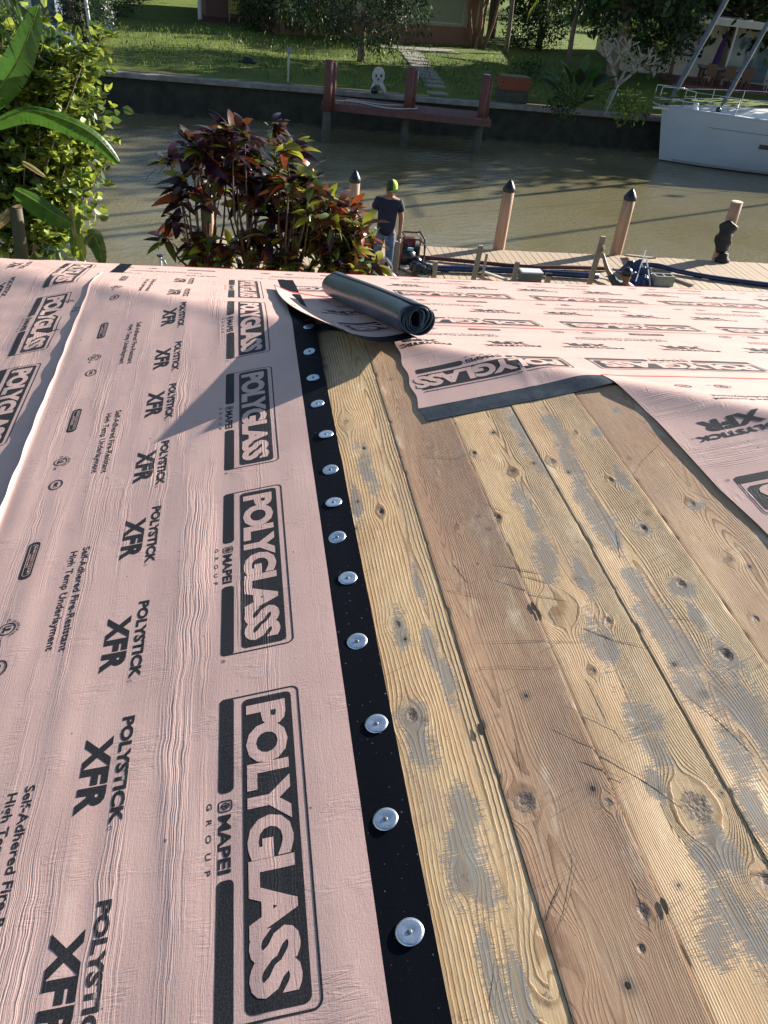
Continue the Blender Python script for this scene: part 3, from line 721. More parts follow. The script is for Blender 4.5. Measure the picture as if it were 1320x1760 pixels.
sm = fl.modifiers.new('thick', 'SOLIDIFY'); sm.thickness = .003; sm.offset = -1; sm.material_offset = 2; sm.material_offset_rim = 2
fe = MB(); pts = [flapz(i / 39, 1.0) for i in range(40)]
pts2 = [flapz(i / 39, .975) for i in range(40)]
for k in range(39): fe.add([pts[k] + Vector((0, 0, .001)), pts[k + 1] + Vector((0, 0, .001)), pts2[k + 1] + Vector((0, 0, .0012)), pts2[k] + Vector((0, 0, .0012))], [(0, 1, 2, 3)])
fe.build('edge_film', M['red'], roll)
# print on the flap (mirrors the roof layout)
from bisect import bisect as _b
def flap_print():
    nrm = lambda X: X
    a = tv[:, 0]; b_ = -tv[:, 1]; Vs = []; Fs = []; Ms = []; uvs = []; n = 0
    for sh in (.33, .33 - PER):
        # a runs leftwards from the roll; width of the flap about .34 m
        u = 1 - (a + sh) / .36; v = (b_ / .973)
        ok = (u > .02) & (u < .98); sel0 = ok[tf].all(1)
        if not sel0.any(): continue
        idx = np.unique(tf[sel0]); P = np.zeros((len(a), 3))
        for i in idx: P[i] = flapz(float(u[i]), float(v[i]))
        for mval, lift in ((0, .0008), (2, .0008), (1, .0014)):
            sel = sel0 & (tm == mval)
            if not sel.any(): continue
            used, inv = np.unique(tf[sel], return_inverse=True); Q = P[used].copy(); Q[:, 2] += lift
            Vs.append(Q); Fs.append(inv.reshape(-1, 3) + n); Ms.append(np.full(sel.sum(), 1 if mval == 1 else 0)); uvs.append(np.stack([-Q[:, 0], Q[:, 1]], -1)); n += len(used)
    if Vs: npmesh('print', np.concatenate(Vs), np.concatenate(Fs), [M['ink'], M['pink']], fl, mi=np.concatenate(Ms), uv=np.concatenate(uvs))
flap_print()
# ================================================================ near dock
M['dockw'] = mat('grey_brown_dock_board', (.36, .265, .18), .8, col2=(.50, .39, .275), vscale=6, bump=.003, bscale=60, stretch=(1, .15, 1))
M['pile'] = mat('round_timber_piling', (.34, .19, .12), .8, col2=(.50, .32, .21), vscale=14, bump=.012, bscale=34, stretch=(1, 1, .07))
M['pilewet'] = mat('wet_algae_timber', (.10, .085, .05), .6, var=.5, vscale=6)
M['capm'] = mat('black_plastic_cap', (.012, .014, .020), .35, spec=.5)
M['stake'] = mat('sawn_grey_lumber', (.34, .28, .215), .8, col2=(.25, .21, .165), vscale=7, bump=.003, bscale=50, stretch=(1, 1, .2))
dock = thing('boat_dock', 'timber boat dock of diagonal-seamed grey brown boards along the near bank', 'dock', (5, 14.9, 0))
pm = MB().box((0, 0, -.02), (.132, 1.0, .038)).build('plank', M['dockw']); pmesh = pm.data
first = True; x = -.72; i = 0
while x < 17:
    wd = .1375
    yo = 15.86 + R_.uniform(-.012, .012) + .012 * math.sin(x)
    if first: o = pm; first = False
    else: o = pm.copy(); C.objects.link(o)
    ln = 2.05
    o.location = (x + wd / 2, yo - ln / 2, R_.uniform(-.003, .004)); o.scale = (1, ln, 1); o.rotation_euler = (0, R_.uniform(-.01, .01), R_.uniform(-.002, .002)); setpar(o, dock)
    x += wd + .006; i += 1
b = MB().beam((-.7, 15.83, -.14), (17, 15.83, -.14), .05, .19).beam((-.7, 14.2, -.14), (17, 14.2, -.14), .05, .19); b.build('stringer', M['stake'], dock)
for xx in np.arange(0, 17, 2.6): MB().lathe((xx, 15.5, -3), [(.11, 0), (.11, 2.85)], 10).build('leg', M['pilewet'], dock)
o = MB().box((5, 13.78, -1.6), (60, .22, 3.08)).build('seawall', M['concd']); tag(o, 'concrete seawall of the near bank mostly hidden behind the dock', 'wall')
def piling(base, h, r, label, cone=True, z0=-2.6, grp='pilings along the near dock edge'):
    t = thing('mooring_piling', label, 'piling', base, grp)
    x, y, z = base
    MB().lathe(base, [(r * 1.05, z0 - z), (r * 1.04, 0), (r, h * .6), (r * .97, h)], 18).build('post', M['pile'], t, smooth=True)
    if cone: MB().lathe((x, y, z + h), [(r * 1.08, -.07), (r * 1.10, -.02), (r * .95, .015), (r * .5, .10), (.004, .165)], 18).build('cap', M['capm'], t, smooth=True)
    else: MB().lathe((x, y, z + h), [(r * .98, -.002), (r * .97, .012), (r * .5, .02), (.002, .024)], 16).build('end_grain', mat('pale_cut_timber', (.62, .52, .38), .8, var=.2), t)
    return t
piling((2.20, 15.93, 0), 1.19, .105, 'round dock piling with black cone cap, right behind the red leaved shrub')
piling((5.27, 15.97, 0), 1.19, .115, 'round dock piling with black cone cap, right of the standing worker')
piling((7.86, 16.02, 0), 1.16, .12, 'round dock piling with black cone cap, behind the worker with raised arm')
piling((10.24, 16.02, 0), 1.18, .12, 'flat topped dock piling without cap, with a black bag strapped to it', cone=False)
piling((-.52, 15.55, 0), 1.05, .085, 'slim pale dock piling seen through the red leaved shrub', cone=False)
# black bag on the flat topped piling
bag = thing('strapped_bag', 'crumpled black bag hanging on the flat topped piling', 'bag', (10.15, 15.86, .45))
b = MB(); n = 28; zs_ = np.linspace(-.35, .32, 22); prof = [(float(np.interp(z_, [-.35, -.28, -.1, .08, .24, .32], [.06, .13, .15, .17, .14, .05])) * (1 + .03 * math.sin(z_ * 40)), float(z_)) for z_ in zs_]
b.lathe((10.13, 15.87, .52), prof, n, 0, 1.15, .75)
b.v = [(v[0] + .02 * float(vn(v[2] * 12, (v[0] + v[1]) * 14, 8)) + .03 * math.sin(v[2] * 17 + v[1] * 20), v[1] + .02 * math.cos(v[2] * 23 + v[0] * 9), v[2]) for v in b.v]
M['blackcloth'] = mat('black_cloth', (.012, .012, .014), .7, var=.3, vscale=20, bump=.01, bscale=25)
b.build('pouch', M['blackcloth'], bag, smooth=True)
MB().tube([(10.0, 15.83, .62), (9.93, 15.80, .55), (9.95, 15.8, .45), (10.02, 15.82, .42)], .012, 6).build('strap', M['blackcloth'], bag)
MB().lathe((10.2, 15.8, .0), [(.15, 0), (.16, .05), (.11, .09), (.09, .18), (.04, .2)], 10, 0, 1.1, .8).build('base_bundle', M['blackcloth'], bag, smooth=True)
# lumber stakes standing along the inner side of the dock
STK = [((2.76, 13.96), .66, .10, (.02, 0), 'tall lumber post held by the standing worker'), ((3.49, 13.98), .33, .085, (.01, 0), 'short lumber post just right of the black machine'), ((4.23, 13.95), .66, .085, (-.02, .07), 'lumber post leaning slightly right between two short ones'),
       ((4.44, 14.1), .47, .045, (.0, .03), 'thin brown lath beside the leaning lumber post'), ((5.02, 14.02), .38, .085, (0, .03), 'short lumber post left of the white metal box'), ((5.68, 14.02), .15, .10, (0, 0), 'stubby lumber post with black top'), ((6.50, 13.98), .93, .095, (0, .04), 'tallest lumber post, gripped by the crouching worker')]
for (x, y), h, wd, tl, lb in STK:
    o = MB().box((0, 0, h / 2 - .3), (wd, wd * .62, h + .6)).build('lumber_post', M['stake'], bevel=.004); o.location = (x, y, 0); o.rotation_euler = (tl[0], tl[1], R_.uniform(-.2, .2))
    tag(o, lb, 'post', 'lumber posts standing along the dock')
o = MB().box((5.68, 14.02, .17), (.12, .09, .05)).build('black_post_top', M['capm'], bevel=.005); tag(o, 'small black cap lying on the stubby lumber post', 'cap')
# pipes, boards and clutter
M['bluep'] = mat('dark_blue_plastic', (.010, .022, .080), .35, var=.3, vscale=8)
M['rust'] = mat('dark_red_hose', (.085, .022, .018), .5, var=.3, vscale=8)
M['lightboard'] = mat('pale_board', (.50, .46, .38), .7, var=.2, vscale=6, stretch=(1, 1, .3))
M['block'] = mat('grey_concrete_block', (.27, .27, .235), .9, var=.2, vscale=20, bump=.006, bscale=60)
M['tarp'] = mat('dark_blue_tarp', (.02, .035, .10), .45, var=.5, vscale=5, bump=.02, bscale=8)
M['metalw'] = mat('white_enamel', (.62, .63, .62), .35, var=.08, vscale=10)
def hose(name, pts, r, m, label, cat):
    P = []
    for i in range(len(pts) - 1):
        p0 = Vector(pts[max(i - 1, 0)]); p1 = Vector(pts[i]); p2 = Vector(pts[i + 1]); p3 = Vector(pts[min(i + 2, len(pts) - 1)])
        for s in range(6):
            t = s / 6; P.append(.5 * ((2 * p1) + (p2 - p0) * t + (2 * p0 - 5 * p1 + 4 * p2 - p3) * t * t + (3 * p1 - p0 - 3 * p2 + p3) * t ** 3))
    P.append(Vector(pts[-1]))
    o = MB().tube(P, r, 8).build(name, m, smooth=True); return tag(o, label, cat)
hose('suction_hose', [(3.4, 15.02, .05), (4.2, 14.92, .05), (5.4, 14.75, .05), (6.3, 14.82, .05), (7.2, 14.86, .05)], .04, M['rust'], 'long dark red hose lying across the dock boards', 'hose')
hose('blue_pipe', [(3.3, 14.35, .07), (4.5, 14.42, .07), (5.4, 14.42, .07), (6.8, 14.33, .07)], .062, M['bluep'], 'dark blue pipe lying along the dock beside the lumber posts', 'pipe')
hose('blue_hose', [(7.9, 15.02, .10), (8.35, 15.06, .09), (8.8, 14.84, .06), (9.6, 14.55, .05), (11.5, 14.15, .05), (14, 13.95, .05)], .05, M['bluep'], 'bright blue hose trailing to the right over the dock', 'hose')
o = MB().beam((2.85, 14.62, .06), (3.30, 13.86, .09), .13, .03).build('loose_board', M['lightboard']); tag(o, 'pale loose board beside the black machine on the dock', 'board')
o = MB().beam((4.45, 14.42, .05), (4.85, 13.92, .07), .07, .035).build('loose_board', M['lightboard']); tag(o, 'narrow pale board between the thin lath and short post', 'board')
o = MB().beam((6.75, 14.38, .05), (7.2, 13.98, .09), .08, .03).build('loose_board', M['lightboard']); tag(o, 'pale board end just left of the crouching worker', 'board')
o = MB().beam((8.02, 15.80, .04), (8.25, 15.12, .22), .16, .03).build('loose_board', M['stake']); tag(o, 'grey board propped over the blue bundle on the dock', 'board')
o = MB().beam((8.45, 14.6, .03), (8.75, 14.2, .03), .09, .03).build('loose_board', M['stake']); tag(o, 'short dark board lying right of the concrete block', 'board')
blk = thing('concrete_block', 'grey hollow concrete block lying on the dock right of the crouching worker', 'block', (8.1, 14.2, 0))
b = MB()
for dy in (-.085, .085): b.box((8.08, 14.22 + dy, .1), (.40, .03, .19))
for dx in (-.185, 0, .185): b.box((8.08 + dx, 14.22, .1), (.03, .14, .186))
b.build('shell', M['block'], blk)
bund = thing('tarp_bundle', 'crumpled dark blue tarp heaped beside the concrete block on the dock', 'tarp', (7.7, 14.5, 0))
rg = np.random.RandomState(3); nn = 26
uu, vv = np.meshgrid(np.linspace(-1, 1, nn), np.linspace(-1, 1, nn)); rr = np.sqrt(uu ** 2 + vv ** 2)
zz = .30 * np.clip(1 - rr, 0, 1) ** .7 * (1 + .5 * vn(uu * 4, vv * 4, 5)) + .03 * vn(uu * 11, vv * 11, 6)
npmesh('crumpled_sheet', np.stack([7.72 + .36 * uu + .1 * vn(uu * 3, vv * 3, 9), 14.55 + .45 * vv, np.clip(zz, .005, 1)], -1).reshape(-1, 3), gridfaces(nn, nn), M['tarp'], bund, smooth=False)
MB().beam((7.45, 14.05, .1), (7.95, 14.95, .42), .02, .02).beam((7.75, 14.02, .05), (7.88, 14.72, .36), .022, .022).build('white_rod', M['metalw'], bund)
wb = thing('tool_box', 'white topped metal box sitting on the dock between two short posts', 'box', (5.35, 14.1, 0))
MB().box((5.36, 14.12, .09), (.40, .22, .16)).build('case', mat('dull_metal_case', (.15, .14, .13), .5), wb, bevel=.01); MB().box((5.36, 14.12, .185), (.42, .24, .03)).build('lid', M['metalw'], wb, bevel=.01)
# the black machine: small engine pump in a red tube frame
M['blackp'] = mat('black_engine_plastic', (.012, .013, .017), .3, var=.3, vscale=12)
M['redp'] = mat('red_frame_paint', (.10, .010, .014), .35)
M['lblue'] = mat('pale_blue_label', (.22, .45, .62), .4)
pu = thing('engine_pump', 'black engine pump in a dark red frame beside the standing worker', 'pump', (3.15, 14.55, 0))
MB().lathe((3.05, 14.55, .16), [(.05, -.1), (.16, -.08), (.18, .02), (.16, .14), (.07, .18)], 14, 0, 1.1, .8).lathe((3.24, 14.5, .12), [(.05, -.1), (.12, -.06), (.13, .05), (.05, .12)], 12).build('engine', M['blackp'], pu, smooth=True)
MB().box((3.12, 14.72, .42), (.24, .18, .16)).build('fuel_tank', M['redp'], pu, bevel=.03)
MB().box((3.00, 14.66, .30), (.2, .16, .2)).box((3.25, 14.64, .30), (.14, .16, .2)).build('air_filter', M['blackp'], pu, bevel=.03)
MB().box((3.12, 14.50, .33), (.11, .02, .10)).build('label_plate', M['lblue'], pu)
b = MB()
for yy in (14.38, 14.82): b.tube([(2.92, yy, .02), (2.92, yy, .50), (3.0, yy, .57), (3.25, yy, .57), (3.36, yy, .48), (3.36, yy, .02)], .016, 6)
b.tube([(3.0, 14.38, .57), (3.0, 14.82, .57)], .014, 6); b.build('frame', M['redp'], pu)
MB().tube([(3.30, 14.38, .04), (3.36, 14.36, .3), (3.34, 14.4, .58), (3.26, 14.5, .68), (3.22, 14.7, .6)], .017, 6).build('handle', M['blackp'], pu)
b = MB()
for k in range(9):
    a = k * 1.3; b.lathe((3.28 + .12 * math.cos(a), 14.1 + .14 * math.sin(a), .07 + .015 * k), [(.04, -.06), (.1, -.02), (.09, .05), (.02, .08)], 8, 0, 1.2, .9)
o = b.build('crumpled_bag', mat('shiny_black_bin_bag', (.012, .014, .02), .18, bump=.02, bscale=14), smooth=False); tag(o, 'shiny crumpled black bag in front of the engine pump', 'bag', kind=None)
# garden tap on its standpipe
tp = thing('garden_tap', 'blue handled tap on a white standpipe left of the shrub', 'tap', (-1.0, 11.6, 0))
Pt = at(275, 440, 11.6)
MB().tube([(Pt.x, 11.6, 0), (Pt.x, 11.6, Pt.z)], .022, 8).build('standpipe', M['metalw'], tp)
MB().lathe((Pt.x, 11.6, Pt.z - .01), [(.03, 0), (.045, .01), (.045, .025), (.02, .03)], 10).build('handle', M['bluep'], tp)
MB().tube([(Pt.x, 11.6, Pt.z - .04), (Pt.x + .06, 11.55, Pt.z - .05), (Pt.x + .08, 11.53, Pt.z - .09)], .014, 6).build('spout', M['galv'], tp)

# ================================================================ people
def skin(name, P, E, m, parent=None, sub=2, root=0):
    me = bpy.data.meshes.new(name); me.from_pydata([p[:3] for p in P], E, []); o = bpy.data.objects.new(name, me); C.objects.link(o)
    md = o.modifiers.new('s', 'SKIN'); 
    for i, p in enumerate(P):
        sv = me.skin_vertices[0].data[i]; r = p[3]; sv.radius = (r, r) if not hasattr(r, '__len__') else r; sv.use_root = (i == root)
    s2 = o.modifiers.new('u', 'SUBSURF'); s2.levels = sub; s2.render_levels = sub
    dg = bpy.context.evaluated_depsgraph_get(); nm = bpy.data.meshes.new_from_object(o.evaluated_get(dg)); o.modifiers.clear(); o.data = nm; bpy.data.meshes.remove(me); nm.name = name
    nm.materials.clear(); nm.materials.append(m); nm.polygons.foreach_set('use_smooth', [True] * len(nm.polygons))
    if parent: setpar(o, parent)
    return o
M['skin'] = mat('tanned_skin', (.30, .155, .095), .5, var=.08, vscale=20)
M['navy'] = mat('navy_tshirt_cotton', (.012, .016, .045), .8, var=.25, vscale=9, bump=.01, bscale=12)
M['denim'] = mat('faded_blue_denim', (.06, .10, .19), .8, col2=(.14, .20, .32), vscale=7, bump=.008, bscale=18)
M['shirtg'] = mat('grey_work_shirt', (.06, .065, .07), .8, var=.25, vscale=9, bump=.008, bscale=14)
M['hair'] = mat('dark_hair', (.012, .009, .008), .5)
M['neon'] = mat('neon_green_cap', (.38, .62, .03), .7, var=.1)
M['capdk'] = mat('dark_patterned_cap', (.012, .018, .012), .7, col2=(.05, .09, .015), vscale=22)
M['boot'] = mat('worn_leather_boot', (.07, .045, .03), .6, var=.2)
def hand(b, wrist, d, side, curl, parent, m):
    """palm plus four fingers and a thumb as skinned chains rooted in the wrist"""
    w0 = Vector(wrist); d = Vector(d).normalized(); s = Vector(side).normalized(); n = d.cross(s).normalized()
    P = [(*w0, .026), (*(w0 + d * .05), (.036, .02))]; E = [(0, 1)]
    for k in range(4):
        off = s * (k - 1.5) * .019; ln = (.070, .078, .073, .058)[k]; base = len(P)
        p1 = w0 + d * .085 + off; c1 = (d + n * curl * .6).normalized(); c2 = (d * .4 + n * curl).normalized()
        P += [(*p1, .0105), (*(p1 + c1 * ln * .55), .009), (*(p1 + c1 * ln * .55 + c2 * ln * .5), .0075)]; E += [(1, base), (base, base + 1), (base + 1, base + 2)]
    base = len(P); p1 = w0 + d * .03 - s * .038; P += [(*p1, .012), (*(p1 + (d * .8 - s * .35 + n * curl * .4).normalized() * .045), .0105)]; E += [(0, base), (base, base + 1)]
    return skin('hand', P, E, m, parent, sub=1)
def worker_standing():
    o0 = Vector((2.52, 13.92, 0)); t = thing('person', 'standing worker in navy T-shirt, jeans and neon green cap, looking down', 'person', tuple(o0))
    def q(x, y, z, r): return (o0.x + x, o0.y + y, z, r)
    # facing the camera (-y): his right is image left
    P = [q(0, 0, .88, (.12, .09)), q(0, -.01, 1.05, (.145, .105)), q(0, -.03, 1.25, (.165, .11)), q(0, -.04, 1.37, (.13, .09)), q(0, -.06, 1.44, .055), q(.01, -.11, 1.54, (.085, .095)), q(.01, -.13, 1.61, (.075, .085)),
         q(-.17, -.03, 1.36, .06), q(-.25, -.01, 1.14, .045), q(-.31, -.04, .94, .033),
         q(.17, -.05, 1.35, .06), q(.245, -.04, 1.08, .045), q(.235, -.09, .78, .032),
         q(-.09, 0, .80, .085), q(-.12, .02, .47, .062), q(-.12, .04, .10, .045), q(-.12, -.06, .05, .04),
         q(.09, 0, .80, .085), q(.10, -.03, .47, .062), q(.11, .0, .10, .045), q(.11, -.10, .05, .04)]
    E = [(0, 1), (1, 2), (2, 3), (3, 4), (4, 5), (5, 6), (3, 7), (7, 8), (8, 9), (3, 10), (10, 11), (11, 12), (0, 13), (13, 14), (14, 15), (15, 16), (0, 17), (17, 18), (18, 19), (19, 20)]
    skin('body', P, E, M['skin'], t)
    S = [q(0, 0, .74, (.185, .145)), q(0, -.01, 1.02, (.17, .125)), q(0, -.03, 1.22, (.19, .13)), q(0, -.035, 1.36, (.15, .105)), q(0, -.05, 1.415, .085), q(-.18, -.03, 1.35, .08), q(-.235, -.015, 1.19, .072), q(.18, -.05, 1.34, .08), q(.235, -.045, 1.17, .072)]
    skin('tshirt', S, [(0, 1), (1, 2), (2, 3), (3, 4), (3, 5), (5, 6), (3, 7), (7, 8)], M['navy'], t)
    T = [q(0, 0, .90, (.16, .12)), q(-.09, 0, .78, .105), q(-.12, .02, .47, .083), q(-.12, .035, .08, .068), q(.09, 0, .78, .105), q(.10, -.03, .47, .083), q(.11, .0, .08, .068)]
    skin('jeans', T, [(0, 1), (1, 2), (2, 3), (0, 4), (4, 5), (5, 6)], M['denim'], t)
    for sx in (-.12, .11): skin('boot', [q(sx, .04, .07, .055), q(sx, -.08, .045, .05), q(sx, -.17, .035, .038)], [(0, 1), (1, 2)], M['boot'], t, sub=1)
    hand(None, (o0.x - .315, o0.y - .045, .93), (-.15, -.1, -1), (.3, -1, 0), .5, t, M['skin'])
    hand(None, (o0.x + .235, o0.y - .095, .77), (.02, -.1, -1), (-.3, -1, 0), .9, t, M['skin'])
    hx, hy, hz = o0.x + .012, o0.y - .135, 1.585
    b = MB(); b.lathe((0, 0, 0), [(.101, -.035), (.104, .0), (.098, .04), (.078, .075), (.045, .097), (.003, .105)], 20, 0, .92, 1.08)
    b.m = [1 if (sum(b.v[i][0] for i in f) / len(f)) < .0 else 0 for f in b.f]
    b.v = [(v[0], v[1] * math.cos(.5) + v[2] * -math.sin(.5) * -1 * 0 + v[1] * 0 - v[2] * .35, v[2] * .94 + v[1] * .35) for v in b.v]
    cp = b.build('cap', [M['neon'], M['capdk']], t, smooth=True); cp.data.transform(Matrix.Translation((hx, hy, hz + .03)))
    b = MB(); seg = 10; pts = [(.09 * math.cos(math.pi * k / seg), -.085 - .075 * math.sin(math.pi * k / seg), -.055 - .03 * math.sin(math.pi * k / seg)) for k in range(seg + 1)]
    b.add(pts + [(p[0], p[1], p[2] + .006) for p in pts], [tuple(range(seg + 1)), tuple(reversed(range(seg + 1, 2 * seg + 2)))] + [(k + 1, k, seg + 1 + k, seg + 2 + k) for k in range(seg)] + [(0, seg, 2 * seg + 1, seg + 1)])
    br = b.build('cap_brim', M['capdk'], t); br.data.transform(Matrix.Translation((hx, hy - .01, hz + .05)))
    # face details
    MB().lathe((hx, hy - .088, hz - .065), [(.004, .02), (.012, .0), (.010, -.012), (.002, -.016)], 8).build('nose', M['skin'], t, smooth=True)
    for s_ in (-1, 1): MB().lathe((hx + s_ * .03, hy - .076, hz - .035), [(.002, .006), (.009, 0), (.002, -.006)], 8).build('eye', M['hair'], t); MB().lathe((hx + s_ * .083, hy + .0, hz - .05), [(.004, .03), (.012, .01), (.010, -.02), (.003, -.03)], 8).build('ear', M['skin'], t, smooth=True)
    MB().box((hx, hy - .078, hz - .098), (.042, .01, .007)).build('mouth', mat('lips', (.22, .08, .06), .5), t)
    skin('hair', [(hx, hy + .05, hz - .03, (.085, .06)), (hx, hy + .045, hz - .09, (.06, .05))], [(0, 1)], M['hair'], t, sub=1)
worker_standing()
def worker_low():
    o0 = Vector((6.98, 13.62, 0)); t = thing('person', 'crouching worker in grey shirt and dark cap reaching up to a lumber post', 'person', (7.0, 13.6, -.6))
    P = [(7.02, 13.55, -.48, (.15, .12)), (7.03, 13.57, -.2, (.16, .12)), (7.04, 13.58, .12, (.15, .11)), (7.02, 13.59, .24, .055), (6.99, 13.58, .34, (.08, .09)), (6.98, 13.58, .42, (.075, .085)),
         (6.87, 13.60, .17, .06), (6.66, 13.72, .40, .044), (6.56, 13.90, .66, .030), (7.20, 13.56, .12, .06), (7.27, 13.50, -.12, .045), (7.22, 13.40, -.3, .035)]
    skin('body', P, [(0, 1), (1, 2), (2, 3), (3, 4), (4, 5), (2, 6), (6, 7), (7, 8), (2, 9), (9, 10), (10, 11)], M['skin'], t)
    S = [(7.02, 13.55, -.5, (.17, .14)), (7.03, 13.57, -.2, (.18, .14)), (7.04, 13.58, .12, (.165, .125)), (7.02, 13.585, .20, .085), (6.85, 13.61, .18, .08), (6.70, 13.70, .35, .062), (7.21, 13.56, .11, .08), (7.26, 13.51, -.06, .068)]
    skin('work_shirt', S, [(0, 1), (1, 2), (2, 3), (2, 4), (4, 5), (2, 6), (6, 7)], M['shirtg'], t)
    skin('trousers', [(7.02, 13.52, -.52, (.17, .15)), (6.9, 13.3, -.5, .10), (6.88, 13.45, -.72, .07), (7.14, 13.3, -.5, .10), (7.14, 13.45, -.72, .07)], [(0, 1), (1, 2), (0, 3), (3, 4)], M['denim'], t)
    hand(None, (6.56, 13.90, .66), (-.05, .12, 1), (1, .2, 0), .8, t, M['skin'])
    b = MB(); b.lathe((6.98, 13.58, .42), [(.102, -.04), (.104, .0), (.098, .04), (.075, .075), (.04, .095), (.003, .10)], 20, 0, .95, 1.08); b.build('cap', M['capm'], t, smooth=True)
    b = MB(); b.prism([(6.90, 13.62), (6.84, 13.69), (6.88, 13.74), (6.96, 13.72), (7.02, 13.68)], .385, .393); b.build('cap_brim', M['capm'], t)
    for s_ in (-1, 1): MB().lathe((6.985 + s_ * .088, 13.58, .34), [(.004, .03), (.013, .01), (.010, -.02), (.003, -.03)], 8).build('ear', M['skin'], t, smooth=True)
worker_low()
def worker_bent():
    t = thing('person', 'bent worker in blue jeans and dark top, almost hidden behind the red leaved shrub', 'person', (2.28, 13.2, 0))
    P = [(2.27, 13.25, .52, (.14, .12)), (2.42, 13.3, .50, (.14, .11)), (2.52, 13.32, .38, (.12, .10)), (2.56, 13.30, .27, .05), (2.58, 13.3, .2, .08), (2.2, 13.22, .45, .09), (2.18, 13.05, .25, .07), (2.20, 13.25, .05, .05), (2.5, 13.2, .35, .05), (2.45, 13.1, .15, .04), (2.45, 13.1, .03, .03)]
    skin('body', P, [(0, 1), (1, 2), (2, 3), (3, 4), (0, 5), (5, 6), (6, 7), (2, 8), (8, 9), (9, 10)], M['skin'], t)
    skin('jeans', [(2.26, 13.25, .52, (.16, .14)), (2.2, 13.2, .43, .11), (2.18, 13.04, .25, .09), (2.20, 13.22, .06, .07)], [(0, 1), (1, 2), (2, 3)], M['denim'], t)
    skin('dark_top', [(2.34, 13.27, .52, (.15, .13)), (2.45, 13.3, .48, (.15, .125)), (2.53, 13.32, .36, (.12, .1)), (2.5, 13.2, .33, .06)], [(0, 1), (1, 2), (2, 3)], M['navy'], t)
worker_bent()
# ================================================================ vegetation
def leafmat(name, cols, rough=.4, trans=.0):
    g = G(name); tc = g.N.new('ShaderNodeTexCoord').outputs['Object']
    n = g.noise(tc, 14, 3, .6); c = g.mix(g.ss(n, .3, .7), cols[0], cols[1])
    m = g.out(c, rough, None, .4)
    if trans:
        tr = g.N.new('ShaderNodeBsdfTranslucent'); g.lk(g.mix(.5, c, tuple(min(1, k * 1.8) for k in cols[1])), tr.inputs[0])
        mx = g.N.new('ShaderNodeMixShader'); mx.inputs[0].default_value = trans; g.L.new(g.b.outputs[0], mx.inputs[1]); g.L.new(tr.outputs[0], mx.inputs[2])
        g.L.new(mx.outputs[0], g.N['Material Output'].inputs[0])
    return m
M['lf_dark'] = leafmat('shaded_dark_foliage', [(.012, .028, .010), (.026, .050, .016)], .6, .15)  # leaf colour lowered to hold the backlit shade of far crowns
M['lf_mid'] = leafmat('mid_green_foliage', [(.04, .085, .018), (.08, .13, .03)], .45, .3)
M['lf_lit'] = leafmat('yellow_green_foliage', [(.17, .24, .03), (.30, .34, .05)], .4, .4)  # yellow-green leaf; also paints sun onto the sunlit far plants
M['lf_ban'] = leafmat('banana_leaf_green', [(.03, .09, .012), (.07, .16, .02)], .35, .35)
M['lf_dry'] = leafmat('dry_tan_leaf', [(.28, .18, .09), (.40, .28, .15)], .7, .2)
M['lf_purple'] = leafmat('dark_purple_leaf', [(.022, .010, .020), (.05, .018, .03)], .28, .12)
M['lf_bronze'] = leafmat('bronze_leaf', [(.085, .03, .016), (.13, .05, .02)], .32, .25)
M['lf_red'] = leafmat('red_orange_leaf', [(.24, .03, .012), (.34, .09, .015)], .35, .35)
M['lf_yel'] = leafmat('yellow_croton_leaf', [(.34, .26, .02), (.26, .30, .03)], .38, .35)
M['lf_olive'] = leafmat('olive_croton_leaf', [(.05, .075, .02), (.10, .12, .025)], .33, .25)
M['bark'] = mat('grey_brown_bark', (.16, .115, .08), .9, col2=(.24, .18, .13), vscale=8, bump=.02, bscale=20, stretch=(1, 1, .3))
M['stemb'] = mat('dark_shrub_stem', (.10, .06, .04), .8, var=.3, vscale=20)
rs = np.random.RandomState(11)
def rotv(n, up=None, tilt=1.0):
    d = rs.normal(size=(n, 3)); d /= np.linalg.norm(d, axis=1)[:, None]; return d
